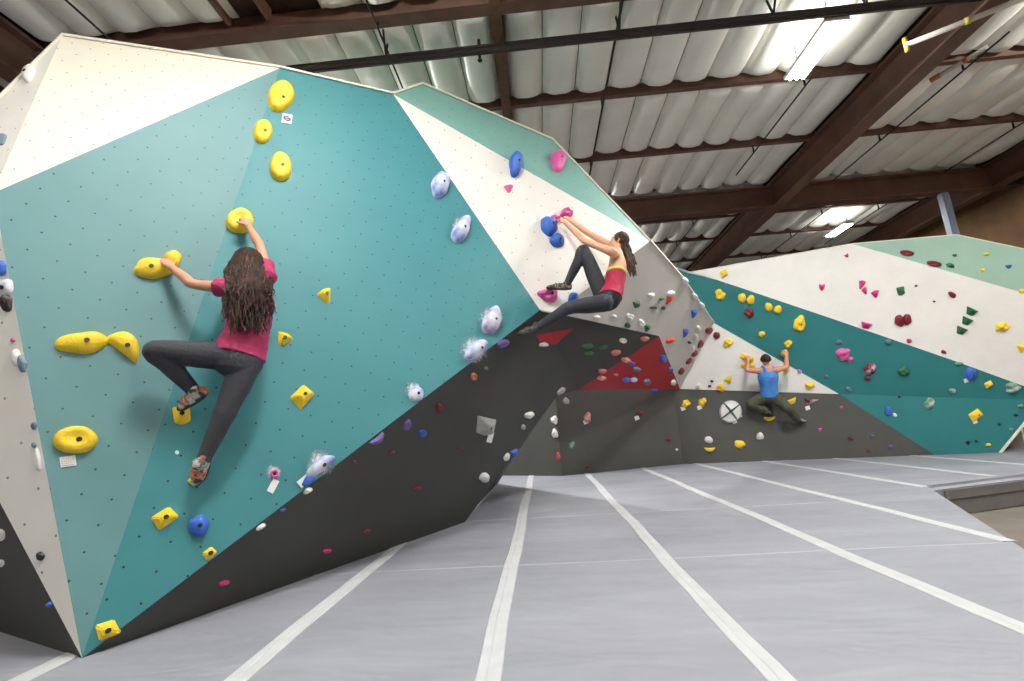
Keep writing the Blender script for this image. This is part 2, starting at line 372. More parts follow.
# ------------------------------------------------------------------ crash mats
def mat_vinyl():
    m = bpy.data.materials.new('grey_vinyl'); m.use_nodes = True; nt = m.node_tree; N = nt.nodes; L = nt.links; b = N['Principled BSDF']
    tc = N.new('ShaderNodeTexCoord'); mp = N.new('ShaderNodeMapping'); mp.inputs['Scale'].default_value = (0.5, 1.6, 1); L.new(tc.outputs['Object'], mp.inputs['Vector'])
    n = N.new('ShaderNodeTexNoise'); n.inputs['Scale'].default_value = 1.5; n.inputs['Detail'].default_value = 7; n.inputs['Roughness'].default_value = 0.6; L.new(mp.outputs[0], n.inputs['Vector'])
    r = N.new('ShaderNodeValToRGB'); r.color_ramp.elements[0].position = 0.3; r.color_ramp.elements[1].position = 0.75
    r.color_ramp.elements[0].color = lin((130, 132, 141)) + (1,); r.color_ramp.elements[1].color = lin((152, 154, 162)) + (1,)
    L.new(n.outputs['Fac'], r.inputs['Fac']); L.new(r.outputs[0], b.inputs['Base Color']); b.inputs['Roughness'].default_value = 0.5; b.inputs['Specular IOR Level'].default_value = 0.4
    n2 = N.new('ShaderNodeTexNoise'); n2.inputs['Scale'].default_value = 2.2; n2.inputs['Detail'].default_value = 3; n2.inputs['Distortion'].default_value = 0.8; L.new(mp.outputs[0], n2.inputs['Vector'])
    bp = N.new('ShaderNodeBump'); bp.inputs['Strength'].default_value = 0.35; bp.inputs['Distance'].default_value = 0.05; L.new(n2.outputs['Fac'], bp.inputs['Height']); L.new(bp.outputs[0], b.inputs['Normal'])
    return m
M_VIN = mat_vinyl(); M_SEAM = mat('seam_tape', (188, 190, 192), 0.6, noise=0.06, nscale=9)
N0 = floorpt(932, 486); N1 = floorpt(1024, 543); N2 = floorpt(1024, 475)
e = (N1 - N0).normalized(); N1b = N0 + e * 9
f_ = (N2 - N0).normalized(); N2b = N0 + f_ * ((XR - 0.02 - N0.x) / f_.x)
out = [V((XL + .02, YB + .02, 0)), V((N1b.x, YB + .02, 0)) if N1b.y < YB else V((N1b.x, N1b.y, 0)), N0, N2b, V((XR - .02, YF - .02, 0)), V((XL + .02, YF - .02, 0))]
if N1b.y >= YB: out.insert(1, V((N1b.x, YB + .02, 0)))
pad = empty('crash_mat', (0, 4, -0.35))
bm = bmesh.new(); tv = [bm.verts.new(p) for p in out]; bvv = [bm.verts.new(p - V((0, 0, 0.35))) for p in out]
bm.faces.new(tv); bm.faces.new(list(reversed(bvv)))
for i in range(len(out)):
    j = (i + 1) % len(out); bm.faces.new((tv[j], tv[i], bvv[i], bvv[j]))
bmesh.ops.recalc_face_normals(bm, faces=bm.faces)
bmesh.ops.bevel(bm, geom=[e_ for e_ in bm.edges if all(abs(v.co.z) < 1e-4 for v in e_.verts)], offset=0.05, segments=3, affect='EDGES')
o = obj('pad_body', bm, M_VIN, pad); unparent_shift(pad, o)
bm = bmesh.new(); bar(bm, N0 + V((0.1, -0.012, -0.17)), N2b + V((-.02, -0.012, -0.17)), 0.03, 0.02)
sd_ = bmesh.new(); bar(sd_, N0 + V((0.12, -0.006, -0.2)), N2b + V((-.02, -0.006, -0.2)), 0.02, 0.28); o = obj('pad_side', sd_, mat('pad_side_grey', (104, 103, 102), .6, noise=.1), pad); unparent_shift(pad, o)  # darker grey strip over the mat's front side
o = obj('pad_joint', bm, mat('dark_joint', (70, 68, 66), 0.8), pad); unparent_shift(pad, o)
SEAMX = [-2.47, -1.40, -0.30, 0.82, 2.02, 3.21, 4.5, 5.75, 7.0]
def in_pad_y(x):   # nearest y at which the pad exists on this x
    if x <= N1b.x: return YB + 0.05
    if x < N0.x: return N0.y + (x - N0.x) * (N1b.y - N0.y) / (N1b.x - N0.x)
    return N0.y + (x - N0.x) * f_.y / f_.x
for x in SEAMX:
    y0 = max(YB + .1, in_pad_y(x) + (0.12 if x > N1b.x else 0)); y1 = 10.35
    bm = bmesh.new(); nseg = 40; L1 = []; 
    for k in range(nseg + 1):
        y = y0 + (y1 - y0) * k / nseg; wob = 0.008 * math.sin(y * 2.1 + x * 5) + 0.004 * math.sin(7 * y)
        L1.append([bm.verts.new((x + wob - 0.054, y, 0.001)), bm.verts.new((x + wob - 0.050, y, 0.005)), bm.verts.new((x + wob - 0.012, y, 0.006)), bm.verts.new((x + wob - 0.008, y, 0.003)),
                   bm.verts.new((x + wob - 0.004, y, 0.006)), bm.verts.new((x + wob + 0.050, y, 0.005)), bm.verts.new((x + wob + 0.054, y, 0.001))])
    for a_, b_ in zip(L1, L1[1:]):
        for q in range(6): bm.faces.new((a_[q], a_[q + 1], b_[q + 1], b_[q]))
    o = obj('seam_strip', bm, M_SEAM, pad); unparent_shift(pad, o); 
    if x == SEAMX[0]: o['label'] = 'pale seam tape strip'
for yq in (3.55, 5.3):
    bm = bmesh.new(); L1 = []
    for k in range(61):
        x = XL + .3 + (2.9 - XL) * k / 60; wob = .012 * math.sin(x * 1.7 + yq) + .02 * math.sin(x * .6 + yq * 2)
        L1.append([bm.verts.new((x, yq + wob + dy, .001 + dz)) for dy, dz in ((-.012, 0), (0, .0035), (.012, 0))])
    for a_, b_ in zip(L1, L1[1:]):
        for q in range(2): bm.faces.new((a_[q], b_[q], b_[q + 1], a_[q + 1]))
    o = obj('cross_seam', bm, mat('seam_thread', (158, 160, 168), .5), pad); unparent_shift(pad, o)
tag(pad, 'large grey vinyl crash mat with pale seam strips covering the floor', 'crash mat')

# ------------------------------------------------------------------ near boulder
bl = empty('climbing_boulder', (A.x, A.y, 0))
tag(bl, 'huge faceted teal and white climbing boulder with dark underside', 'climbing boulder')
BK = V((-3.2, 6.2, 4.3)); BK2 = V((-1.2, 7.2, 4.4)); BKL = V((-5.2, 5.5, 0)); 
def pp(pts, m, label, name='wall_panel', **k): return poly_panel(name, pts, m, bl, label=label, **k)
pp([A, B, C], P_LTEAL, 'pale teal triangular panel')
pp([A, C, Fp, G], P_TEAL, 'large teal panel')
pp([B, D, C], P_WHITE2, 'cream white top panel')
pp([B, E_, D], P_WHITE, 'bright white edge panel')
pp([A, H1, B], P_WHITE, 'white side panel')
pp([B, H1, E_], P_WHITE, 'white upper side panel')
pp([A, FL, H1], P_DARK, 'charcoal side panel')
pp([Fp, G, Op, K], P_WHITE, 'long white panel')
pp([Fp, K, J_, I_], P_AQUA, 'aqua band panel')
pp([K, Op, N_, Mp, Lp, S_], P_GREYW, 'pale grey overhanging panel')
Gn = DARK.n
pp([A, G, R_, Qp, P], P_DARK, 'charcoal overhanging underside')
pp([G, N_, R_], P_DARK, 'charcoal cave roof panel'); pp([G, Op, N_], P_DARK, 'narrow charcoal strip panel', thick=0.002)
pp([R_, N_, Mp], P_RED, 'dark red triangular panel')
# small red painted triangle low on the underside
NPL = Plane(G, N_, R_)
pp([DARK.hit(*q, 0.004) for q in ((536, 335), (550.5, 332.5), (556, 344.5), (541, 344))], P_RED, 'small red painted patch', thick=0.004)
pp([NPL.hit(*q, 0.004) for q in ((550.5, 332.5), (573, 328.5), (556, 344.5))], P_RED, 'tip of the small red painted patch', thick=0.004)
# closing faces behind
top_z = 4.4
pp([D, BK, C], P_WHITE2, 'top closing panel', name='back_panel', n=V((0, 0, 1)))
pp([C, BK, Fp], P_WHITE2, None, name='back_panel', n=V((0, 0, 1)))
pp([Fp, BK, BK2, I_], P_AQUA, None, name='back_panel', n=V((0, 0, 1)))
pp([I_, BK2, J_], P_AQUA, None, name='back_panel', n=V((0, 0, 1)))
pp([P - Gn * .03, Qp - Gn * .03, V((-0.9, 8.6, 0))], P_DARK, None, name='back_panel', n=V((1, 0, 0)), thick=0.002)
# pale plywood edge along the top rims
for a_, b_ in ((D, C), (C, Fp), (I_, J_), (J_, K), (K, S_), (S_, Lp), (D, E_), (Fp, I_)):
    bm = bmesh.new(); bar(bm, a_ + V((0, 0.0, 0.008)), b_ + V((0, 0.0, 0.008)), 0.03, 0.022)
    o = obj('edge_trim', bm, M_TRIM, bl); unparent_shift(bl, o)

# ------------------------------------------------------------------ far wall
fw = empty('bouldering_wall', (Q0.x, Q0.y, 0)); tag(fw, 'long far climbing wall with charcoal base, teal band and white top', 'climbing wall', kind='thing')
def fp(pts, m, label, name='wall_panel', **k): return poly_panel(name, pts, m, fw, label=label, **k)
U = lambda *q: UP.hit(*q)
fp([QM, KICK.hit(935, 455), K1, V((QM.x, QM.y, KICK.hit(680, 389).z)), ], P_DARK2, 'charcoal base panel')
fp([Q0, QM, V((QM.x, QM.y, Mp.z)), V((QM.x, QM.y, Mp.z + .3)), Q0 + V((0, 0, 1.9))], P_DARK2, 'charcoal angled base panel in the cave')
Qc = Q0.copy(); Qc.z = 0; Lk = floorpt(501, 475.5); dk_ = (Lk - Qc).normalized(); Lf = Qc + dk_ * 6
fp([Qc, Lf, Lf + V((0, 0, 2.2)), Qc + V((0, 0, 2.2))], P_DARK2, 'charcoal angled base panel')
fp([Mp, K1, Lp.lerp(U(714, 323), 0.6)], P_FWHITE, 'white lower triangle panel')
fp([U(660, 262), U(717.6, 280), U(839, 321), U(952, 360), U(1062, 400), U(1043, 400.7), K1, U(714, 323), U(660, 293)], P_FTEAL, 'teal diagonal band')
fp([KICK.hit(839, 394), KICK.hit(1043, 400.7), KICK.hit(1000, 453), KICK.hit(935, 455)], P_FTEAL, 'teal lower corner panel')
fp([U(660, 262), U(688, 273), U(853, 244), U(1024, 293), U(1075, 308), U(1062, 400), U(952, 360), U(839, 321), U(717.6, 280)], P_FWHITE, 'white upper panel')
fp([U(853, 244), U(957, 235), U(1024, 249), U(1075, 260), U(1075, 308), U(1024, 293)], P_FAQUA, 'pale aqua top corner panel')
cr, fr_ = U(1043, 400.7), KICK.hit(1000, 453); bk = V((0, 1.2, 0))
fp([fr_, cr, cr + V((0.2, 1.4, 0)), fr_ + bk], M_TRIM, 'pale side panel', n=V((1, 0, 0)))
tp = [U(688, 272.5), U(853, 243.5), U(957, 234.5), U(1075, 259.5)]
for a_, b_ in zip(tp, tp[1:]):
    bm = bmesh.new(); bar(bm, a_ + V((0, .05, 0)), b_ + V((0, .05, 0)), 0.1, 0.015); o = obj('edge_trim', bm, M_TRIM, fw); unparent_shift(fw, o)
bm = bmesh.new(); bar(bm, fr_, cr, 0.04, 0.03); o = obj('edge_trim', bm, M_TRIM, fw); unparent_shift(fw, o)
# bench beyond the end of the far wall
bn = empty('storage_bench', (9.9, 9.6, 0)); bx = 9.95
for nm, c_, s_, m_ in (('seat', (bx, 9.75, 0.42), (1.5, 0.5, 0.05), M_TRIM), ('shelf', (bx, 9.75, 0.2), (1.4, 0.44, 0.03), M_TRIM), ('back_rest', (bx, 10.0, 0.7), (1.5, 0.05, 0.55), mat('pinkish_board', (196, 150, 140), 0.6)),
                       ('side_panel', (bx - .72, 9.75, 0.2), (0.05, 0.5, 0.4), M_TRIM), ('side_panel', (bx + .72, 9.75, 0.2), (0.05, 0.5, 0.4), M_TRIM)):
    bm = bmesh.new(); box(bm, c_, s_); o = obj(nm, bm, m_, bn); unparent_shift(bn, o)
tag(bn, 'pale wooden bench beyond the end of the far wall', 'bench')

# ------------------------------------------------------------------ climbing holds
HC_ = {'y': (236, 200, 44), 'b': (48, 96, 186), 'p': (206, 88, 156), 'm': (196, 36, 116), 'r': (120, 22, 38), 'g': (36, 98, 58), 'o': (200, 70, 40),
       's': (196, 112, 96), 'w': (226, 226, 222), 'k': (38, 36, 36), 'a': (150, 152, 148), 'u': (96, 70, 140), 'n': (92, 112, 128), 'v': (108, 146, 124)}
def hold_mat(c):
    if c.isupper():   # chalk-dusted version of the same resin
        l = c.lower(); return mat('chalky_hold_' + l, HC_[l], 0.75, rgb2=(214, 216, 230), nscale=7, thr=(0.3, 0.6) if c in 'BUW' else (0.5, 0.8), bump=0.3, bscale=60)
    return mat('hold_' + c, HC_[c], 0.5, noise=0.06, nscale=14, bump=0.25, bscale=70)
M_BOLT = mat('bolt_steel', (34, 32, 30), 0.5, metal=0.3)
M_CARD = mat('white_card', (224, 224, 222), 0.6)
M_INK = mat('card_ink', (70, 70, 74), 0.6)
PLANES = {'T': TEAL, 'L': LIGHT, 'W': WHITE, 'Q': AQUA, 'D': DARK, 'G': GREY, 'U': UP, 'K': KICK, 'S': LEFTW, 'X': Plane(B, E_, D),
          'N': Plane(G, N_, R_), 'V': KLEFT, 'C': Plane(A, FL, H1), 'R': Plane(R_, N_, Mp), 'J': Plane(Qc, Lf, Qc + V((0, 0, 1)))}
GROUPN = {'T': 'holds on the large teal boulder panel', 'L': 'holds on the pale teal boulder panel', 'W': 'holds on the white boulder panel', 'Q': 'holds on the aqua boulder band',
          'D': 'holds on the charcoal underside', 'G': 'holds on the pale grey overhang', 'U': 'holds on the far wall', 'K': 'holds on the charcoal base of the far wall', 'S': 'holds on the white side of the boulder',
          'X': 'holds on the white side of the boulder', 'N': 'holds on the cave roof', 'R': 'holds on the red panel', 'J': 'holds on the charcoal base of the far wall', 'V': 'holds on the charcoal base of the far wall'}
def dome(kind, seed):
    """outline radius, height and warp functions of a hold kind; returns (verts(a,b,c), faces, flat?)"""
    rnd = random.Random(seed); ph = [rnd.uniform(0, 6.28) for _ in range(6)]
    if kind in ('pyr', 'quad', 'tri', 'wedge'):
        if kind == 'tri': base = [(-1, .55), (-.2, -1), (.25, -.95), (1, .75), (.1, .95)]; top = [(-.15, .25), (.05, -.2), (.3, .3)]
        elif kind == 'wedge': base = [(-1, .7), (1, .9), (.55, -.6), (-.5, -.8)]; top = [(-.75, .45), (.8, .6), (.3, .2), (-.3, .15)]
        elif kind == 'quad': base = [(-1, .55), (.55, 1), (1, -.35), (-.75, -1)]; top = [(-.45, .15), (.3, .4), (.5, -.1), (-.25, -.35)]
        else: base = [(-1, .8), (-.75, -.85), (.15, -1), (1, -.6), (.9, .9)]; top = [(-.2, .2), (-.1, -.25), (.25, -.2), (.3, .3)]
        k = len(base); vs = [(a, b, 0) for a, b in base] + [(a * .97, b * .97, .12) for a, b in base] + [(a, b, 1) for a, b in top]
        fs = [(i, (i + 1) % k, k + (i + 1) % k, k + i) for i in range(k)]
        kt = len(top); T0 = 2 * k
        # stitch the base ring to the top ring by nearest corner
        near = [min(range(kt), key=lambda j: (base[i][0] - top[j][0] * 2) ** 2 + (base[i][1] - top[j][1] * 2) ** 2) for i in range(k)]
        for i in range(k):
            j = (i + 1) % k; fs.append((k + i, k + j, T0 + near[i]))
            q = near[i]
            while q != near[j]:
                step = 1 if (near[j] - q) % kt <= (q - near[j]) % kt else -1
                q2 = (q + step) % kt; fs.append((k + j, T0 + q2, T0 + q)); q = q2
        fs.append(tuple(T0 + i for i in range(kt)))
        return vs, fs, True
    NR, NA = 9, 26; vs, fs = [], []
    amp = {'blob': .10, 'disc': .03, 'bean': .05, 'drop': .03, 'moon': .04, 'lump': .2, 'ring': .02, 'shell': .06, 'big': .08}.get(kind, .1)
    def outline(t):
        r = 1 + amp * (math.sin(2 * t + ph[0]) * .5 + math.sin(3 * t + ph[1]) * .5 + .4 * math.sin(5 * t + ph[2]))
        if kind == 'drop': r *= 1.08 - .34 * max(0, math.cos(t + math.pi / 2 - .5)) ** 2
        return r
    for i in range(NR + 1):
        q = i / NR; 
        for k in range(NA):
            t = 2 * math.pi * k / NA; r = (1 - q) if i < NR else 0.0
            rr = r ** .8 * outline(t) if r else 0
            a, b = rr * math.cos(t), rr * math.sin(t); s_ = r ** .8
            if kind in ('disc', 'drop'): c = (max(0, 1 - s_ ** 5) ** .5) * (1 - .32 * math.exp(-((a + .05) ** 2 + (b - .1) ** 2) * 5)) + .12 * b
            elif kind == 'ring': c = (max(0, 1 - s_ ** 4) ** .5) * (.25 + .75 * min(1, (s_ / .6) ** 3))
            elif kind == 'lump': c = max(0, 1 - s_ ** 2.4) ** .5 * (1 + .28 * math.sin(4 * a + ph[3]) * math.cos(5 * b + ph[4]))
            elif kind == 'shell': c = max(0, 1 - s_ ** 2.2) ** .5 * (1 + .5 * b)
            else: c = max(0, 1 - s_ ** 2.6) ** .5 * (1 + .1 * math.sin(3 * a + ph[3]) + .15 * b)
            if kind == 'bean': b = b + .55 * (.45 - a * a); b *= .8
            if kind == 'moon': b = b * .6 - .6 * (.5 - a * a) 
            if kind == 'shell' and b < -.1: b = -.1 + (b + .1) * .55
            vs.append((a, b, c)); 
    for i in range(NR):
        for k in range(NA):
            k2 = (k + 1) % NA; a_, b_, c_, d_ = i * NA + k, i * NA + k2, (i + 1) * NA + k2, (i + 1) * NA + k
            fs.append((a_, b_, c_, d_) if i < NR - 1 else (a_, b_, NR * NA))
    return vs[:NR * NA + 1], fs, False
hold_count = 0
def frame(pl, x, y, ang):
    o = pl.hit(x, y); t = math.radians(ang); eps = 2.0
    u = (pl.hit(x + eps * math.cos(t), y - eps * math.sin(t)) - o) / eps
    v = (pl.hit(x - eps * math.sin(t), y - eps * math.cos(t)) - o) / eps
    return o, u, v
def hold(x, y, w_, h_, ang, kind, c, pk, label, ht=None, bolts=None, group=None):
    global hold_count; hold_count += 1
    pl = PLANES[pk]; o, u, v = frame(pl, x, y, ang); n = pl.n
    sc_m = zof(o) / FPX; hh = (ht if ht is not None else 0.62 * min(w_, h_)) * sc_m
    vs, fs, flat = dome(kind, hold_count * 13 + 5)
    me = bpy.data.meshes.new('climbing_hold')
    me.from_pydata([tuple(u * (a * w_) + v * (b * h_) + n * (cc * hh - (0.004 if cc <= 0 else 0))) for a, b, cc in vs], [], fs)
    bm = bmesh.new(); bm.from_mesh(me); bmesh.ops.recalc_face_normals(bm, faces=bm.faces)
    if flat: bmesh.ops.bevel(bm, geom=bm.edges[:], offset=0.006, segments=2, affect='EDGES', clamp_overlap=True)
    bm.to_mesh(me); bm.free()
    ob = obj('climbing_hold', me, hold_mat(c)); ob.location = o
    if not flat:
        for p in me.polygons: p.use_smooth = True
    tag(ob, label, 'climbing hold', group or GROUPN[pk])
    if bolts is None: bolts = [(0.12, -0.05)] if min(w_, h_) >= 6 else []
    for (ba, bb) in bolts:
        # height of the surface there
        best = min(vs, key=lambda q: (q[0] - ba) ** 2 + (q[1] - bb) ** 2); cz = best[2] if not flat else 1.0
        if flat: ba, bb = .1, .0
        p0 = u * (ba * w_) + v * (bb * h_) + n * (cz * hh - 0.01)
        bm = bmesh.new(); tube(bm, [p0, p0 + n * 0.016], 0.013, 10); obj('bolt', bm, M_BOLT, ob)
    return ob
def card(x, y, w_, h_, ang, pk, label, ink=True):
    pl = PLANES[pk]; o, u, v = frame(pl, x, y, ang); n = pl.n
    bm = bmesh.new(); q = [(-w_, -h_), (w_, -h_), (w_, h_), (-w_, h_)]
    f0 = [bm.verts.new(u * a + v * b + n * 0.002) for a, b in q]; f1 = [bm.verts.new(u * a + v * b + n * 0.006) for a, b in q]
    bm.faces.new(f1); bm.faces.new(list(reversed(f0)))
    for i in range(4): bm.faces.new((f0[i], f0[(i + 1) % 4], f1[(i + 1) % 4], f1[i]))
    bmesh.ops.recalc_face_normals(bm, faces=bm.faces)
    ob = obj('route_tag', bm, M_CARD); ob.location = o; tag(ob, label, 'tag', 'route tags')
    return ob, u, v, n
def ink_mark(ob, u, v, n, segs, wd=0.35):
    bm = bmesh.new()
    for (a0, b0, a1, b1) in segs:
        p0 = u * a0 + v * b0 + n * 0.0075; p1 = u * a1 + v * b1 + n * 0.0075; bar(bm, p0, p1, wd * u.length, 0.001, n)
    obj('marking', bm, M_INK, ob)

H = hold
# --- teal / pale teal boulder panels: yellow route
H(282, 99, 13, 15, 14, 'drop', 'y', 'T', 'topmost yellow hold on the boulder, big teardrop with a tag under it', ht=8, bolts=[(0, -.2)])
H(262.5, 133, 9.5, 12, 5, 'disc', 'y', 'L', 'second yellow hold from the boulder top, on the panel seam', ht=7)
H(280.5, 168, 11, 14, 8, 'disc', 'y', 'T', 'third yellow hold from the top, just above the long-haired climber', ht=8)
H(240, 222, 14, 12, 0, 'disc', 'y', 'T', 'round yellow hold gripped by the raised hand of the long-haired climber', ht=8, bolts=[(.1, -.1)])
H(153, 269, 20, 10, -5, 'blob', 'y', 'L', 'long yellow hold gripped by the outstretched hand of the long-haired climber', ht=9, bolts=[(-.15, -.1)])
lobe = H(173, 259, 9, 8, 0, 'blob', 'y', 'L', 'lobe', ht=7, bolts=[]); lobe.name = 'hold_lobe'
for k_ in ('category', 'group', 'label'): del lobe[k_]
_hh = bpy.data.objects['climbing_hold.004']; lobe.location = lobe.location - _hh.location; lobe.parent = _hh
H(83, 343, 27, 11, 6, 'blob', 'y', 'L', 'flat long yellow hold at the outer end of the adjoining yellow pair', ht=9)
H(125, 346, 19, 13, -38, 'bean', 'y', 'L', 'curved yellow bean hold adjoining the flat long yellow one', ht=9)
H(76, 440, 23, 14, 4, 'disc', 'y', 'L', 'large round yellow hold with a tag below, low on the pale teal panel', ht=9)
H(325.5, 296, 8, 8, 20, 'tri', 'y', 'T', 'small yellow pyramid hold beside the pink shirt, the upper of two', ht=6)
H(283.5, 339, 9, 7.5, -30, 'tri', 'y', 'T', 'small yellow pyramid hold beside the pink shirt hem', ht=6)
H(303, 396.5, 12, 10.5, 30, 'quad', 'y', 'T', 'yellow pyramid hold in the open teal, halfway down beside the leggings', ht=8)
H(181.5, 415, 9.5, 10, 0, 'pyr', 'y', 'T', 'yellow block hold under the bent-leg shoe of the long-haired climber', ht=8)
H(192.5, 481.5, 5, 5, 30, 'tri', 'y', 'T', 'tiny yellow hold under the straight-leg shoe of the long-haired climber', ht=5)
H(165.5, 518, 14, 10, 20, 'quad', 'y', 'T', 'yellow block hold beside the blue round hold', ht=8)
H(210, 553.5, 8, 6.5, 25, 'quad', 'y', 'T', 'small yellow block hold just above the dark underside edge', ht=5)
H(108, 630, 13.5, 11, 5, 'quad', 'y', 'T', 'lowest yellow hold, beside the bottom tip of the boulder', ht=6)
# blue and chalky
H(199, 525.5, 10, 11, 0, 'blob', 'b', 'T', 'plain blue round hold low on the teal panel', ht=10)
H(440, 185.5, 9.5, 12, -12, 'blob', 'B', 'T', 'chalky blue hold near the white panel edge, upper of the pair', ht=9)
H(461, 230, 8, 14, -25, 'blob', 'B', 'T', 'chalky blue elongated hold near the white panel edge, lower of the pair', ht=9)
H(491.5, 321, 9, 14, -12, 'blob', 'U', 'T', 'chalky violet hold beside the foot end of the white panel', ht=9)
H(477, 351, 14, 9, 38, 'shell', 'B', 'T', 'chalky blue hold on the teal edge just under the violet one', ht=8)
H(416, 394, 7.5, 8, 0, 'blob', 'B', 'T', 'small chalk-smeared blue hold near the dark underside edge', ht=5)
H(321, 467, 18, 8, 38, 'shell', 'B', 'T', 'long white-chalked blue hold at the bottom teal edge', ht=8)
H(309, 480, 9, 4.5, 38, 'blob', 'b', 'T', 'small blue hold tucked below the long chalked hold', ht=4)
H(274.5, 474, 4.5, 4.5, 0, 'ring', 'p', 'T', 'small pink round hold with a tag hanging below', ht=4, bolts=[(0, 0)])
H(177, 452.5, 2.2, 2, 0, 'disc', 'w', 'T', 'tiny white screw-on hold between the two climbing shoes', ht=1.5)
# white panel and aqua band
H(515, 165, 6.5, 12, -3, 'blob', 'b', 'W', 'tall blue hold on the seam of white panel and aqua band', ht=9)
H(557.5, 162, 7, 10.5, 14, 'blob', 'p', 'Q', 'pink hold near the top of the aqua band', ht=8)
H(508.5, 188.5, 5, 4.5, 0, 'tri', 'p', 'W', 'small pink hold below the tall blue hold', ht=4)
H(548.5, 227, 8, 9.5, 35, 'blob', 'b', 'W', 'blue oval hold beside the hands of the climber in the red tank top', ht=8)
H(557, 241, 7.5, 6.5, 0, 'blob', 'b', 'W', 'small blue hold directly under the blue oval near the hands', ht=6)
H(566, 213.5, 5.5, 5, 0, 'lump', 'p', 'W', 'pink hold gripped by the climber in the red tank top, upper one', ht=6)
H(555, 219.5, 4, 5, 30, 'lump', 'p', 'W', 'pink hold gripped by the climber in the red tank top, lower one', ht=5)
H(548, 295.5, 9, 7, -12, 'lump', 'p', 'W', 'knobbly pink hold under the raised shoe of the tank top climber', ht=8)
H(572.5, 300, 4.5, 8, -10, 'blob', 'b', 'W', 'blue hold between the legs of the tank top climber', ht=6)
# charcoal underside
H(502.5, 343.5, 6, 4, 28, 'blob', 'u', 'D', 'purple hold just below the chalky blue edge hold', ht=4)
H(526.5, 330, 6, 3, 20, 'blob', 'p', 'D', 'pink hold under the rear foot of the tank top climber', ht=4)
H(543.5, 345, 4.5, 3, 0, 'shell', 'w', 'D', 'white hold at the lower tip of the small red patch', ht=3)
H(572.5, 333, 4, 1.5, 15, 'blob', 'w', 'D', 'thin white slot hold at the end of the small red patch', ht=2)
H(473.7, 376.5, 3, 4, 0, 'ring', 's', 'D', 'small salmon ring hold near the teal edge', ht=2)
H(486, 368, 2, 2, 0, 'blob', 'v', 'D', 'tiny greenish hold near the teal edge', ht=1.5)
H(485.5, 426, 10, 10, -14, 'pyr', 'a', 'D', 'big grey and white wedge volume on the dark underside', ht=6)
H(483.6, 478.5, 4.5, 6.5, -20, 'shell', 'w', 'D', 'white hold low at the end of the dark underside', ht=4)
H(529, 415, 5, 3.2, 15, 'blob', 'w', 'D', 'pale oval hold with a dark rim, right of the wedge volume', ht=3)
H(523, 427, 2.2, 3, 0, 'blob', 'a', 'D', 'tiny grey hold under the pale oval hold', ht=2)
H(377, 438.5, 9, 4.5, 38, 'moon', 'u', 'D', 'purple crescent hold right on the teal lower edge', ht=4)
H(407, 425, 3.5, 6, -18, 'blob', 'u', 'D', 'upright purple hold beside the purple crescent', ht=3)
H(439, 407.5, 3, 4.5, 0, 'blob', 'r', 'D', 'small dark red upright hold halfway along the teal lower edge', ht=3)
H(422.5, 433.5, 4, 4, 0, 'blob', 'b', 'D', 'dark blue round hold on the underside', ht=2.5)
H(391.5, 452.5, 3.5, 1.6, 30, 'blob', 'r', 'D', 'dark red flat hold under the upright purple hold', ht=2)
H(354.5, 462, 2, 2, 0, 'blob', 'r', 'D', 'tiny red hold under the purple crescent', ht=1.5)
H(417.5, 488, 5, 2, 12, 'blob', 'r', 'D', 'flat red hold in the middle of the dark underside', ht=2)
H(367, 531, 4, 1.8, 25, 'blob', 'r', 'D', 'flat red hold low on the underside near the mat', ht=2)
H(327, 551, 5, 2, 12, 'blob', 'm', 'D', 'flat magenta hold low on the underside near the mat', ht=2)
H(224, 583, 6, 2.6, 18, 'blob', 'm', 'D', 'magenta hold on the narrow end of the underside near the tip', ht=2)
H(283, 510, 3, 1.5, 25, 'blob', 'b', 'D', 'small dark blue hold by the teal edge', ht=1.5)
H(308, 491, 5, 3.2, 28, 'shell', 'w', 'D', 'white hold just below the long chalked blue hold', ht=3)
H(261, 527, 5.5, 2.6, 32, 'shell', 'w', 'D', 'white hold on the teal edge nearest the boulder tip', ht=3)
H(461, 448, 1.6, 1.2, 0, 'blob', 'r', 'D', 'tiny red screw hold beside the wedge volume', ht=1)
H(506.5, 457, 2.5, 4.5, -30, 'blob', 'w', 'D', 'white sliver hold on the end rim of the underside', ht=2)
H(514, 452, 4.5, 2.6, 25, 'blob', 'b', 'D', 'blue hold on the end rim of the underside', ht=3)
H(554.5, 420, 3.5, 4, 0, 'lump', 'w', 'J', 'pale knobbly hold at the inside corner, upper', ht=3)
H(555, 433.5, 3, 4.5, 0, 'lump', 'w', 'J', 'pale knobbly hold at the inside corner, lower', ht=3)
H(558.5, 456, 1.8, 4, 0, 'blob', 'o', 'J', 'small orange hold low at the inside corner', ht=2)
# cave roof between the panels
for x, y, w_, h_, a_, k_, c_, l_ in [
    (622.7, 340.5, 3.6, 2.6, 0, 'ring', 'w', 'white ring hold on the cave roof near the red panel tip'),
    (587.5, 346, 6, 2.6, 10, 'blob', 'g', 'dark green hold, upper of the two on the cave roof'),
    (588.5, 353, 5.5, 1.8, 4, 'blob', 'g', 'dark green slim hold, lower of the two on the cave roof'),
    (602.8, 347, 5, 1.8, 14, 'blob', 'g', 'dark green slim hold beside the green pair on the cave roof'),
    (561, 391, 5, 2.6, 40, 'blob', 'a', 'grey hold at the rim where the cave roof meets the base'),
    (566, 401, 2.5, 3.5, 0, 'lump', 'a', 'grey knob hold just under the cave rim'),
    (597, 371, 1.6, 1.2, 0, 'blob', 'k', 'tiny black hold beside the red panel edge')]:
    H(x, y, w_, h_, a_, k_, c_, 'N' if y < 380 else 'D', l_, ht=2.2)
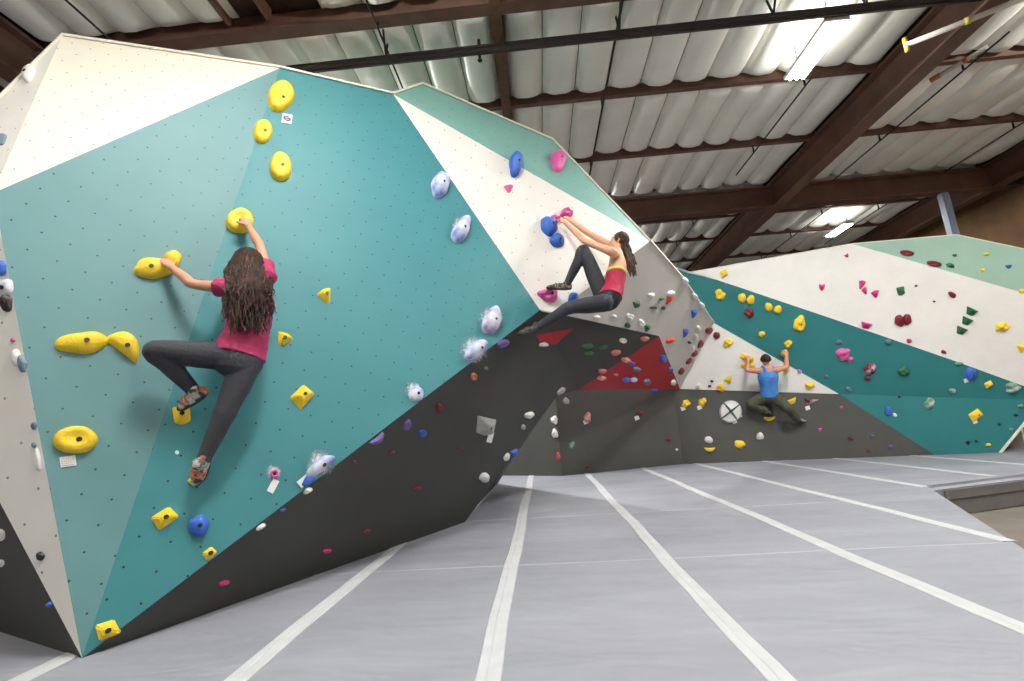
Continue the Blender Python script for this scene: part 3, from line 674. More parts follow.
for x, y, w_, h_, a_, c_, l_ in [
    (644.5, 338.7, 4.2, 2.8, 5, 's', 'salmon hold nearest the peak of the red panel'),
    (615.6, 352.5, 4.8, 2.8, 8, 's', 'salmon hold on the upper slanting edge of the red panel'),
    (626, 360, 4.8, 2.8, -8, 'S', 'chalked salmon hold beside the small blue ones on red'),
    (631.5, 363.2, 3.2, 2.2, -20, 'b', 'small blue hold overlapping the chalked salmon one'),
    (636.5, 369.2, 3.8, 2.4, 0, 'n', 'slate blue hold in the middle of the red panel'),
    (602, 371, 4.5, 2.4, 5, 's', 'salmon hold, upper of the stacked pair on red'),
    (601.7, 378, 4.5, 2.4, 5, 'S', 'chalked salmon hold, lower of the stacked pair on red'),
    (615.6, 374.4, 2.2, 1.2, 0, 's', 'tiny salmon hold in the lower red panel'),
    (626.5, 380, 4, 2.6, 5, 'b', 'blue hold, outer of the touching blue pair on red'),
    (633.5, 379.6, 3.6, 2.4, 5, 'B', 'chalked blue hold, inner of the touching blue pair on red'),
    (647, 382, 3.6, 2.8, 15, 'n', 'slate hold low on the red panel'),
    (663.5, 358.4, 3.4, 4.4, 15, 'b', 'blue upright hold near the red and grey seam'),
    (670.6, 369, 2, 1.8, 0, 'b', 'tiny blue hold near the red and grey seam'),
    (673, 382.5, 2, 3.2, -25, 'w', 'small white hold in the lowest corner of the red panel')]:
    H(x, y, w_, h_, a_, 'blob', c_, 'R', l_, ht=2.4)
for x, y, w_, h_, a_, k_, c_, l_ in [
    (651.2, 296, 3.6, 3.6, 0, 'tri', 'w', 'white hold high on the grey overhang behind the ponytail'),
    (661, 298.6, 2.2, 1.6, 20, 'blob', 'g', 'tiny green hold beside the orange-red hold'),
    (670.8, 294, 4.2, 3.6, 30, 'shell', 'w', 'white hold capping the orange-red one'),
    (669, 299.5, 4, 6, -30, 'tri', 'o', 'orange-red hold hanging under the white cap'),
    (636.5, 304.3, 3.8, 4, 10, 'pyr', 'g', 'green block hold near the tank top climber back'),
    (652.8, 307.4, 3.4, 1.3, 5, 'blob', 'k', 'black slit hold under the high white hold'),
    (662.7, 308, 1.4, 2, -30, 'blob', 'k', 'tiny black hold under the orange-red hold'),
    (629.8, 316.8, 4, 3.6, 0, 'lump', 'w', 'white knob hold under the climber, outer'),
    (641.2, 323.3, 3.4, 3.8, 0, 'lump', 'w', 'white knob hold under the climber, inner'),
    (627.2, 325.3, 2.8, 2.6, 0, 'blob', 'g', 'dark green round hold under the outer white knob'),
    (647, 328, 4, 4.2, -20, 'tri', 'g', 'dark green pointed hold beside the inner white knob'),
    (596.7, 317.3, 3.6, 2, 0, 'shell', 'w', 'white hold just under the thigh of the tank top climber'),
    (614, 316.3, 2.2, 1.8, 0, 'blob', 'w', 'tiny white hold under the seat of the tank top climber'),
    (693.5, 313.8, 3.2, 5, -12, 'tri', 'b', 'blue pointed hold, upper of two on the grey overhang'),
    (685, 333, 3, 5, -16, 'tri', 'b', 'blue pointed hold, lower of two on the grey overhang'),
    (698, 328.6, 2.4, 3.2, 0, 'blob', 'w', 'white oval hold beside the upper blue pointed hold'),
    (695.3, 337, 1.5, 3.6, -10, 'blob', 'w', 'white slim hold beside the maroon row'),
    (670, 341, 4.6, 3.2, 20, 'shell', 'o', 'orange-red hold low on the grey overhang'),
    (689, 342.2, 1.6, 1.4, 0, 'blob', 'k', 'tiny black hold under the lower blue pointed hold'),
    (692, 349, 1.4, 4, -14, 'blob', 'w', 'white slim hold near the bottom of the maroon row'),
    (685, 281.5, 3.4, 5, 38, 'shell', 'w', 'white hold highest on the outer rim of the grey overhang'),
    (694.8, 297, 2.4, 4.6, 30, 'shell', 'w', 'white hold midway on the outer rim of the grey overhang'),
    (701.8, 306, 2.4, 4.6, 30, 'shell', 'w', 'white hold lowest on the outer rim of the grey overhang'),
    (709.5, 331, 4.2, 3.6, -20, 'blob', 'r', 'maroon hold at the head of the seam row'),
    (700, 344, 2, 4.6, -25, 'blob', 'r', 'maroon hold second in the seam row'),
    (694, 353.5, 1.8, 4, -28, 'blob', 'r', 'maroon hold third in the seam row'),
    (688.5, 361, 1.6, 4, -38, 'blob', 'r', 'maroon hold fourth in the seam row'),
    (680.8, 371, 2.2, 3.8, -25, 'blob', 'r', 'maroon hold lowest in the seam row')]:
    H(x, y, w_, h_, a_, k_, c_, 'G', l_, ht=2.6)
# far wall
for x, y, w_, h_, a_, k_, c_, l_ in [
    (716.7, 335.5, 3.4, 3.8, -15, 'blob', 'r', 'maroon hold on the white triangle beside the seam row'),
    (720, 294.8, 5.4, 5.4, 0, 'lump', 'y', 'yellow knob hold first along the teal band'),
    (724, 274, 4.2, 4.6, 8, 'quad', 'y', 'yellow block on the white panel at the very top start of the far wall'),
    (726, 284, 1, 1, 0, 'blob', 'p', 'tiny pink hold at the upper edge of the teal band'),
    (742, 298, 4, 5, 15, 'blob', 'y', 'yellow hold, outer one of the pair above the maroon hold'),
    (750.6, 299.8, 4, 5, -10, 'blob', 'y', 'yellow hold, inner one of the pair above the maroon hold'),
    (749.2, 313, 4.8, 4.8, 0, 'lump', 'r', 'maroon knob hold under the yellow pair'),
    (768.6, 307, 4, 4.4, 0, 'blob', 'y', 'yellow hold, first of the mid-band pair above the climber'),
    (777.8, 309.6, 4, 4.4, 0, 'blob', 'y', 'yellow hold, second of the mid-band pair above the climber'),
    (799.6, 323.8, 6.6, 7.6, 0, 'lump', 'y', 'largest yellow lump on the teal band'),
    (761.7, 334, 3.6, 2.8, 10, 'blob', 'y', 'small yellow hold over the blue tank climber head'),
    (788, 344, 4, 4, 0, 'lump', 'y', 'yellow hold just above the raised hand of the blue tank climber'),
    (784.4, 353.5, 3.6, 4, 0, 'blob', 'y', 'yellow hold in the raised right hand of the blue tank climber'),
    (743.5, 356.5, 3.4, 3.2, 0, 'lump', 'y', 'yellow hold beside the bent-arm hand of the blue tank climber'),
    (750.3, 359.5, 3.8, 3.4, 0, 'blob', 'y', 'yellow hold under the bent-arm hand of the blue tank climber'),
    (744.5, 365, 3.6, 3.2, 0, 'blob', 'y', 'yellow hold beside the bent elbow of the blue tank climber'),
    (751.5, 366.5, 3, 3, 0, 'blob', 'y', 'yellow hold between bent elbow and shoulder of the blue tank climber'),
    (786, 371, 3.4, 3.8, -15, 'tri', 'y', 'yellow hold under the right elbow of the blue tank climber'),
    (728, 343, 4.8, 4.2, 8, 'lump', 'y', 'yellow knob on the white triangle near the maroon hold'),
    (728.5, 380, 4.6, 4, 25, 'tri', 'y', 'yellow wedge low on the white triangle'),
    (720.8, 388, 4.6, 3.8, -10, 'lump', 'y', 'yellow knob on the white and charcoal seam'),
    (810, 385.5, 5.4, 4, 5, 'quad', 'y', 'yellow block at the narrow end of the white triangle'),
    (799.4, 371.5, 2.2, 2.4, 0, 'lump', 'P', 'tiny chalked pink hold on the teal seam'),
    (709.7, 386, 1.8, 1.2, 0, 'blob', 'k', 'tiny black hold on the white triangle, outer'),
    (711.8, 381.3, 1.8, 1.2, 0, 'blob', 'k', 'tiny black hold on the white triangle, inner'),
    (698, 387, 2.8, 4, -20, 'shell', 'w', 'white hold at the base of the white triangle'),
    (821.7, 286.3, 3, 5, 0, 'moon', 'm', 'magenta crescent hold first on the white upper panel'),
    (861.5, 284.5, 3.6, 5, -20, 'tri', 'm', 'magenta hold, top one of the magenta cluster'),
    (864.8, 291, 3.2, 4, 20, 'tri', 'm', 'magenta hold, middle one of the magenta cluster'),
    (875.3, 294, 4.6, 4, 10, 'tri', 'm', 'magenta hold, end one of the magenta cluster'),
    (866, 325.8, 6, 4, -18, 'wedge', 'm', 'magenta bow-shaped hold at the top edge of the teal band'),
    (909, 340.8, 2.6, 2.2, 0, 'blob', 'm', 'small magenta hold on the teal band edge beside the grey one'),
    (846.5, 255, 2, 2.6, 30, 'moon', 'm', 'small magenta crescent near the very top of the far wall'),
    (900.7, 291, 4.2, 4.8, 8, 'pyr', 'g', 'green block hold alone on the white upper panel'),
    (970.8, 312, 6.2, 5, -28, 'wedge', 'g', 'green wedge, top of the three in a column'),
    (966.3, 321.5, 5.8, 5, -28, 'wedge', 'g', 'green wedge, middle of the three in a column'),
    (960.7, 331, 5.8, 5, -28, 'wedge', 'g', 'green wedge, bottom of the three in a column'),
    (903.8, 371, 5.6, 5.2, 0, 'lump', 'g', 'green knobbly hold on the teal band'),
    (950.3, 265.3, 4.4, 2.2, -14, 'blob', 'g', 'green slim hold at the aqua and white seam'),
    (954.7, 255.2, 2.2, 1.4, 0, 'blob', 'g', 'tiny green hold on the aqua corner'),
    (907, 253, 7.4, 2.8, -6, 'disc', 'r', 'flat red disc hold on the aqua corner, upper'),
    (934, 263.7, 7.6, 2.8, -8, 'disc', 'r', 'flat red disc hold on the aqua corner, lower'),
    (899.4, 320.8, 5, 6, 10, 'blob', 'r', 'maroon oval hold, outer of the touching pair'),
    (906.6, 319.6, 4.6, 5.8, -20, 'blob', 'r', 'maroon oval hold, inner of the touching pair'),
    (952, 294.8, 4.2, 2.8, -35, 'blob', 'r', 'maroon hold between the green block and green column'),
    (869.7, 369, 6, 6, 0, 'lump', 'R', 'big maroon chalked lump on the teal band'),
    (867.5, 378.5, 3.2, 2.4, 0, 'blob', 'r', 'small maroon hold under the maroon chalked lump'),
    (943.5, 352, 2.6, 2, -20, 'blob', 'r', 'small maroon hold at the teal band upper edge'),
    (916, 285.8, 1.3, 1, 0, 'blob', 'k', 'tiny black screw hold beside the green block'),
    (934, 301.5, 1.3, 1, 0, 'blob', 'k', 'tiny black screw hold below the maroon hold'),
    (1002, 326.8, 6.8, 4.8, 12, 'lump', 'y', 'yellow hold on the white upper panel beside the green column'),
    (1021, 348, 5, 5, 0, 'tri', 'y', 'yellow hold cut by the picture edge below the other yellow one'),
    (1022, 291, 3.2, 2.4, 0, 'blob', 'y', 'small yellow hold at the picture edge on the aqua seam'),
    (988.8, 384.3, 4.6, 3.8, 15, 'quad', 'y', 'small yellow-green block on the teal band near the blue one'),
    (976, 415.3, 7.4, 6, 20, 'quad', 'y', 'large yellow block low on the teal corner'),
    (986.6, 254, 2.8, 1.5, 0, 'blob', 'y', 'tiny yellow hold high on the aqua corner'),
    (982.4, 270.5, 3.2, 2.4, 0, 'tri', 'y', 'small yellow hold lower on the aqua corner'),
    (988.5, 444.8, 2.8, 1.6, 0, 'blob', 'y', 'tiny yellow hold near the mat at the end of the wall'),
    (1020.5, 406, 3, 2, 0, 'blob', 'v', 'small green hold at the end rim of the wall'),
    (1008.7, 266.6, 4.4, 2.2, 4, 'tri', 'b', 'dark blue hold on the aqua corner'),
    (970.6, 374, 6.2, 6.4, 0, 'blob', 'b', 'blue round hold on the teal band near its upper seam'),
    (888, 411.3, 3.8, 5, 0, 'blob', 'b', 'blue hold at the teal and charcoal seam'),
    (894.5, 415, 2.4, 1.8, -30, 'blob', 'w', 'small white hold touching the blue one at the seam'),
    (847.8, 389.5, 3, 3.4, 0, 'lump', 'n', 'slate hold on the lower seam of the teal band'),
    (843, 354, 6.6, 7, -20, 'lump', 'p', 'big pink angular hold on the teal band'),
    (850, 360, 4, 3.4, 0, 'tri', 'p', 'pink wedge attached to the big pink hold'),
    (838.6, 342, 3.4, 2.4, 0, 'blob', 'n', 'slate hold above the big pink one'),
    (888, 342, 3.4, 3, -30, 'blob', 'n', 'slate hold on the upper seam of the teal band'),
    (958.5, 363.7, 4, 1.8, 10, 'blob', 'v', 'pale green slim hold above the blue round one'),
    (952.2, 391, 3.4, 2.6, -20, 'blob', 'V', 'pale chalked green hold in the middle of the teal band'),
    (929.3, 403.4, 5.4, 5.4, 0, 'lump', 'V', 'grey-green ball hold low on the teal band'),
    (1012.5, 387.8, 8, 5, -5, 'lump', 'V', 'grey-green cluster hold near the wall end'),
    (826.4, 376.6, 2.4, 2, 0, 'blob', 'n', 'small slate hold on the narrow part of the teal band'),
    (899.3, 397, 1.6, 1.4, 0, 'blob', 'k', 'tiny dark hold in the lower teal band'),
    (1015.8, 415.2, 2.4, 1.2, 0, 'blob', 'k', 'tiny dark hold close to the end rim')]:
    H(x, y, w_, h_, a_, k_, c_, 'U' if y < 399 else 'K', l_, ht=min(3.4, .6 * min(w_, h_) + .6))
for x, y, w_, h_, a_, k_, c_, l_ in [
    (686, 403.6, 4, 4, 0, 'lump', 'y', 'yellow hold, first of two side by side on the charcoal base'),
    (702.3, 402, 4.2, 4.2, 0, 'lump', 'y', 'yellow hold, second of two side by side on the charcoal base'),
    (708.4, 440.5, 4.2, 4.4, -25, 'shell', 'w', 'white hold on top of the yellow crescent'),
    (709.7, 449, 5.6, 3.6, 0, 'moon', 'y', 'yellow crescent hold low on the charcoal base'),
    (739.8, 444.2, 5.8, 4, -5, 'blob', 'y', 'yellow oval hold low on the charcoal base'),
    (760, 437.3, 4, 5, 0, 'shell', 'w', 'white egg-shaped hold low on the charcoal base'),
    (769.4, 418, 6.2, 3.6, 4, 'moon', 'y', 'yellow crescent hold under the foot of the blue tank climber'),
    (791.5, 401.8, 6, 3.6, 18, 'wedge', 'y', 'yellow wedge beside the thigh of the blue tank climber'),
    (811, 401.8, 7.6, 3.6, -6, 'wedge', 'R', 'maroon wedge with a white top edge and a tag'),
    (819.6, 430, 2.6, 2.4, 0, 'tri', 'p', 'small pink star-like hold low on the charcoal base'),
    (841.3, 407.2, 2, 1.4, 0, 'blob', 'p', 'tiny pink hold under the teal band seam'),
    (587.4, 417.5, 3.8, 5, -10, 'lump', 'S', 'red and white hold in the shade of the cave'),
    (639.5, 413.5, 4, 2.6, -15, 'blob', 'r', 'dark red hold with a small tag in the cave shade'),
    (571.6, 445, 2.6, 3.6, -20, 'lump', 'v', 'pale green hold low beside the inside corner'),
    (588, 467, 2, 1.4, 0, 'blob', 'r', 'tiny dark red hold near the mat in the cave'),
    (668.5, 440, 2.8, 1.6, 0, 'blob', 'r', 'small dark red hold at the edge of the cave shade'),
    (676.6, 449.5, 1.4, 1.2, 0, 'blob', 'w', 'tiny white hold low at the edge of the cave shade'),
    (655, 389.8, 4, 3.2, 10, 'lump', 'b', 'blue knob hold at the crease under the red panel'),
    (850.7, 438.3, 2.6, 1.8, 0, 'blob', 'r', 'small dark red hold low, outer of the trio near the teal corner'),
    (868.5, 451, 2.2, 1.4, 0, 'blob', 'r', 'tiny dark red hold just above the mat near the teal corner'),
    (872, 435.8, 2.4, 1.8, 0, 'blob', 'n', 'small slate hold above the tiny dark red one'),
    (890.5, 447, 2.4, 2, 0, 'blob', 'u', 'small purple hold above the mat near the teal corner'),
    (968, 442.8, 3, 2.4, 0, 'tri', 'k', 'small black hold low on the teal corner'),
    (976.3, 441.2, 1.6, 1.2, 0, 'blob', 'k', 'tiny black hold beside the small black one'),
    (999, 424.3, 1.8, 1.4, 0, 'blob', 'k', 'tiny dark hold on the teal corner by the end rim'),
    (1011, 429.5, 2.2, 1.6, 0, 'blob', 'v', 'small green hold on the end rim near the floor')]:
    H(x, y, w_, h_, a_, k_, c_, 'K' if x > 682 else 'V', l_, ht=min(3.0, .6 * min(w_, h_) + .5))
# white quartered disc volume
vr = empty('climbing_volume', KICK.hit(730.3, 411.6)); o_, u_, v_ = frame(KICK, 730.3, 411.6, 38)
for k in range(4):
    bm = bmesh.new(); cx = .09; ring = []
    for q in range(9): t = math.pi / 2 * k + math.radians(3 + 84 * q / 8); ring.append((math.cos(t), math.sin(t)))
    cc = (math.cos(math.pi / 2 * (k + .5)) * .1, math.sin(math.pi / 2 * (k + .5)) * .1)
    def P3(a, b, c): return u_ * (a * 11.5) + v_ * (b * 11) + KICK.n * c
    vb = [bm.verts.new(P3(*cc, 0.0))] + [bm.verts.new(P3(a, b, 0.0)) for a, b in ring]
    vt = [bm.verts.new(P3(cc[0] * 1.6, cc[1] * 1.6, 0.11))] + [bm.verts.new(P3(a * .86 + cc[0] * .3, b * .86 + cc[1] * .3, 0.07)) for a, b in ring]
    n_ = len(vb)
    for i in range(n_): bm.faces.new((vb[i], vb[(i + 1) % n_], vt[(i + 1) % n_], vt[i]))
    bm.faces.new(vt); bmesh.ops.recalc_face_normals(bm, faces=bm.faces)
    obj('quarter', bm, hold_mat('w'), vr)
tag(vr, 'round white volume split into four quarters on the charcoal base', 'climbing hold')
# side face of the boulder, seen at a grazing angle
for x, y, w_, h_, a_, c_, pk, l_ in [(29, 74, 6, 9, -30, 'w', 'X', 'white horn hold on the outer white edge near the peak'), (2, 140, 4, 7, -35, 'n', 'X', 'slate hold on the outer white edge at the picture border'),
    (1, 268, 6, 8, 0, 'b', 'S', 'dark blue hold at the picture border on the white side'), (6, 288, 7, 9, 0, 'W', 'S', 'chalk white hold under the dark blue one on the white side'),
    (7, 303, 6, 9, 0, 'k', 'S', 'black hold under the chalk white one on the white side'), (13, 340, 2, 2.5, 0, 'p', 'S', 'tiny pink hold on the white side'),
    (17, 358, 5, 9, 8, 'w', 'S', 'tall white hold beside the slate one on the white side'), (22.5, 364, 4, 9, 10, 'n', 'S', 'slate hold beside the tall white one on the white side'),
    (34.5, 426, 3, 4, 0, 'n', 'S', 'small slate hold above the lower white hold on the side'), (34.5, 445, 2.6, 3, 0, 'n', 'S', 'tiny slate hold on top of the lower white hold'),
    (38, 460, 3.5, 12, 8, 'w', 'S', 'long white hold beside the round yellow hold'), (41, 556, 4, 4.5, 0, 'k', 'S', 'black round hold low on the white side'),
    (49, 604.5, 3, 2.4, 0, 'b', 'S', 'dark blue hold on the charcoal side seam')]:
    H(x, y, w_, h_, a_, 'blob', c_, pk, l_, ht=min(w_, h_) * .7)
GROUPN['C'] = 'holds on the charcoal side of the boulder'
H(1.5, 535, 4, 6, 0, 'blob', 'w', 'C', 'white hold on the charcoal side at the picture border, upper', ht=3)
H(1.5, 563, 3, 4, 0, 'blob', 'w', 'C', 'white hold on the charcoal side at the picture border, lower', ht=3)
# route tags
ob, u_, v_, n_ = card(287, 119, 5, 4.6, -8, 'T', 'square white tag with a round logo under the topmost yellow hold')
bm = bmesh.new(); tube(bm, [n_ * .007, n_ * .009], 3.7 * u_.length, 20); obj('logo_disc', bm, M_INK, ob)
bm = bmesh.new(); bar(bm, u_ * -2.2 + v_ * .9 + n_ * .0095, u_ * 2.2 + v_ * .9 + n_ * .0095, .7 * u_.length, .001, n_); bar(bm, u_ * -1.6 - v_ * .9 + n_ * .0095, u_ * 1.6 - v_ * .9 + n_ * .0095, .7 * u_.length, .001, n_); obj('logo_bars', bm, M_CARD, ob)
ob, u_, v_, n_ = card(68, 461.5, 8, 5.2, 8, 'L', 'white tag covered in small pattern under the round yellow hold')
rq = random.Random(5); ink_mark(ob, u_, v_, n_, [(a, b, a + rq.uniform(.8, 2), b + rq.uniform(-.8, .8)) for a in np.arange(-6.5, 5, 2.2) for b in np.arange(-3.6, 4, 1.8)], .35)
card(273, 486, 7, 3.4, 62, 'T', 'narrow white tag hanging under the small pink hold')
card(304, 481, 6.5, 4, 40, 'T', 'white tag at the lower end of the long chalked hold')
card(490, 437, 2.6, 5.5, -15, 'D', 'white tag hanging from the grey wedge volume')
for x, y, l_ in [(683, 408.5, 'small white tag below the first yellow hold on the charcoal base'), (699.5, 407.5, 'small white tag below the second yellow hold on the charcoal base'), (739.5, 415.5, 'small white tag at the rim of the quartered volume, upper'),
    (734.5, 421.5, 'small white tag at the rim of the quartered volume, lower'), (807.6, 408, 'small white tag under the maroon wedge'), (636.8, 418, 'small white tag under the dark red hold in the cave shade'), (585.6, 422, 'small white tag under the red and white hold in the cave shade'),
    (975, 421.5, 'small white tag under the large yellow block on the teal corner'), (966, 380.5, 'small white tag under the blue round hold')]:
    card(x, y, 2.2, 2, 20, 'U' if x > 960 and y < 399 else ('K' if x > 682 else 'V'), l_)
# chalk smears round the worked holds: dusted patches on the paint
def chalk(x, y, r, pk, label, seed):
    m = _mats.get('chalk_dust')
    if not m:
        m = mat('chalk_dust', (232, 236, 240), 0.9); nt = m.node_tree; N = nt.nodes; L = nt.links; b = N['Principled BSDF']
        uv = N.new('ShaderNodeUVMap'); uv.uv_map = 'disc'; ln = N.new('ShaderNodeVectorMath'); ln.operation = 'LENGTH'; L.new(uv.outputs[0], ln.inputs[0])
        g = N.new('ShaderNodeTexCoord'); nz = N.new('ShaderNodeTexNoise'); nz.inputs['Scale'].default_value = 38; nz.inputs['Detail'].default_value = 8; nz.inputs['Roughness'].default_value = .8; L.new(g.outputs['Object'], nz.inputs['Vector'])
        mr = N.new('ShaderNodeMapRange'); mr.inputs[1].default_value = 0.1; mr.inputs[2].default_value = 1; mr.inputs[3].default_value = .62; mr.inputs[4].default_value = 0.0; L.new(ln.outputs['Value'], mr.inputs[0])
        ad = N.new('ShaderNodeMath'); ad.operation = 'ADD'; L.new(mr.outputs[0], ad.inputs[0]); L.new(nz.outputs['Fac'], ad.inputs[1])
        m2 = N.new('ShaderNodeMapRange'); m2.inputs[1].default_value = .72; m2.inputs[2].default_value = 1.05; m2.inputs[3].default_value = 0; m2.inputs[4].default_value = .75; L.new(ad.outputs[0], m2.inputs[0]); L.new(m2.outputs[0], b.inputs['Alpha'])
    o, u, v = frame(PLANES[pk], x, y, 0); n = PLANES[pk].n; bm = bmesh.new(); l = bm.loops.layers.uv.new('disc')
    vs = [(bm.verts.new(u * (r * math.cos(t)) + v * (r * math.sin(t)) + n * .0015), (math.cos(t), math.sin(t))) for t in [2 * math.pi * k / 24 for k in range(24)]]
    f = bm.faces.new([q[0] for q in vs])
    for lp, q in zip(f.loops, vs): lp[l].uv = q[1]
    ob = obj('chalk_marks', bm, m, bl); ob.location = o - bl.location; ob['label'] = label; ob['kind'] = 'stuff'
for i, (x, y, r) in enumerate([(274, 472, 12), (321, 463, 20), (414, 390, 13), (491, 319, 18), (474, 350, 20), (441, 183, 12), (461, 226, 14)]):
    if pk: chalk(x, y, r, 'T', 'white chalk dust around a hold', i)

# ------------------------------------------------------------------ people
def catmull(pts, rad, per=5):
    out, ro = [], []; n = len(pts)
    for i in range(n - 1):
        p0, p1, p2, p3 = pts[max(i - 1, 0)], pts[i], pts[i + 1], pts[min(i + 2, n - 1)]
        for k in range(per):
            t = k / per
            out.append(0.5 * ((2 * p1) + (p2 - p0) * t + (2 * p0 - 5 * p1 + 4 * p2 - p3) * t * t + (3 * p1 - p0 - 3 * p2 + p3) * t ** 3))
            a, b = rad[i], rad[i + 1]; tt = t * t * (3 - 2 * t)
            ro.append(tuple(a[q] + (b[q] - a[q]) * tt for q in (0, 1)))
    out.append(pts[-1]); ro.append(rad[-1]); return out, ro
def limb(bm, pts, rad, seg=16, sec=None, smooth=True, round_ends=True):
    pts = [V(p) for p in pts]; rad = [r if isinstance(r, tuple) else (r, r) for r in rad]
    if smooth and len(pts) > 2: pts, rad = catmull(pts, rad)
    if round_ends:
        d0 = (pts[0] - pts[1]).normalized(); d1 = (pts[-1] - pts[-2]).normalized()
        pre, prr, post, por = [], [], [], []
        for a in (80, 55, 28):
            t = math.radians(a); m = min(rad[0]); pre.append(pts[0] + d0 * m * math.sin(t)); prr.append(tuple(r * math.cos(t) for r in rad[0]))
        for a in (28, 55, 80):
            t = math.radians(a); m = min(rad[-1]); post.append(pts[-1] + d1 * m * math.sin(t)); por.append(tuple(r * math.cos(t) for r in rad[-1]))
        pts = pre + pts + post; rad = prr + rad + por
    tube(bm, pts, rad, seg, True, sec)
def ball(bm, c, r, axes=None, sub=3):
    b = bmesh.ops.create_icosphere(bm, subdivisions=sub, radius=1)
    R = Matrix(axes).transposed() if axes else Matrix.Identity(3)
    r = (r, r, r) if isinstance(r, (int, float)) else r
    bmesh.ops.transform(bm, matrix=Matrix.Translation(V(c)) @ R.to_4x4() @ Matrix.Diagonal((r[0], r[1], r[2], 1)), verts=b['verts'])
def fused(name, bm, m, parent, voxel=0.007, smooth=5, displace=0.0):
    me = bpy.data.meshes.new(name); bm.to_mesh(me); bm.free()
    o = bpy.data.objects.new(name, me); COL.objects.link(o)
    r = o.modifiers.new('r', 'REMESH'); r.mode = 'VOXEL'; r.voxel_size = voxel
    sm = o.modifiers.new('s', 'SMOOTH'); sm.factor = 0.5; sm.iterations = smooth
    if displace:
        tx = bpy.data.textures.new('folds', 'CLOUDS'); tx.noise_scale = 0.07
        dm = o.modifiers.new('d', 'DISPLACE'); dm.texture = tx; dm.strength = displace; dm.mid_level = 0.5
    dg = bpy.context.evaluated_depsgraph_get(); me2 = bpy.data.meshes.new_from_object(o.evaluated_get(dg))
    o.modifiers.clear(); o.data = me2; bpy.data.meshes.remove(me); me2.name = name
    me2.materials.clear(); me2.materials.append(m)
    for p in me2.polygons: p.use_smooth = True
    if parent: o.parent = parent; unparent_shift(parent, o)
    return o
def hand(bm, wrist, fdir, pnorm, side, s=1.0, curl=0.6):
    """palm, five bent fingers of unequal length, thumb from the side of the palm; pnorm = where the palm looks"""
    f = fdir.normalized(); p = (pnorm - f * pnorm.dot(f)).normalized(); x = f.cross(p) * side
    w0 = wrist; pl = 0.078 * s
    limb(bm, [w0 - f * .01, w0 + f * pl * .45, w0 + f * pl], [(.027 * s, .019 * s), (.037 * s, .016 * s), (.040 * s, .013 * s)], 14, sec=x)
    for k, (ox, ln, r) in enumerate([(.031, .066, .0088), (.0105, .075, .0092), (-.0105, .070, .0088), (-.031, .055, .0078)]):
        b = w0 + f * pl * (1.0 - .06 * abs(k - 1)) + x * ox * s; pts = [b - f * .012]; d = f.copy(); q = b; pts.append(q)
        for j, fr in enumerate((.46, .3, .24)):
            a = curl * (0.55, 0.95, 0.7)[j] * (1 + .08 * k); ca = math.cos(a); sa = math.sin(a)
            ax = f.cross(p); d = (Matrix.Rotation(a, 3, d.cross(p) if d.cross(p).length > .05 else ax) @ d).normalized(); q = q + d * ln * fr * s; pts.append(q)
        limb(bm, pts, [r * s * t for t in (1.05, 1.05, 1.0, .93, .8)][:len(pts)], 10, smooth=False)
    b = w0 + f * .02 * s + x * .026 * s
    t1 = b + (x * .75 + f * .6 + p * .25).normalized() * .035 * s; t2 = t1 + (f * .9 + x * .2 + p * .45).normalized() * .03 * s; t3 = t2 + (f * .8 - x * .1 + p * .7).normalized() * .022 * s
    limb(bm, [b, t1, t2, t3], [.014 * s, .0125 * s, .0105 * s, .009 * s], 10, smooth=False)
def head(bm, c, fwd, up, s=1.0):
    f = fwd.normalized(); u = (up - f * up.dot(f)).normalized(); x = f.cross(u)
    ball(bm, c + u * .02 * s - f * .012 * s, (.074 * s, .093 * s, .092 * s), (x, f, u))
    ball(bm, c - u * .03 * s + f * .018 * s, (.060 * s, .068 * s, .078 * s), (x, f, u))
    ball(bm, c - u * .085 * s + f * .052 * s, (.026 * s, .024 * s, .02 * s), (x, f, u), 2)
    limb(bm, [c + u * .012 * s + f * .078 * s, c - u * .012 * s + f * .093 * s, c - u * .028 * s + f * .102 * s], [.008 * s, .010 * s, .0135 * s], 10)
    limb(bm, [c - u * .055 * s + f * .082 * s - x * .016 * s, c - u * .053 * s + f * .089 * s, c - u * .055 * s + f * .082 * s + x * .016 * s], [.006 * s, .008 * s, .006 * s], 8)
    for sx in (-1, 1):
        limb(bm, [c + x * sx * .073 * s + u * .022 * s - f * .008 * s, c + x * sx * .083 * s + u * .012 * s - f * .016 * s, c + x * sx * .076 * s - u * .024 * s - f * .006 * s], [.008 * s, .011 * s, .007 * s], 8)
    return f, u, x
M_EYE = mat('eye_white', (235, 232, 226), 0.3); M_IRIS = mat('iris_brown', (60, 38, 24), 0.3); M_LIP = mat('lips', (176, 92, 84), 0.5)
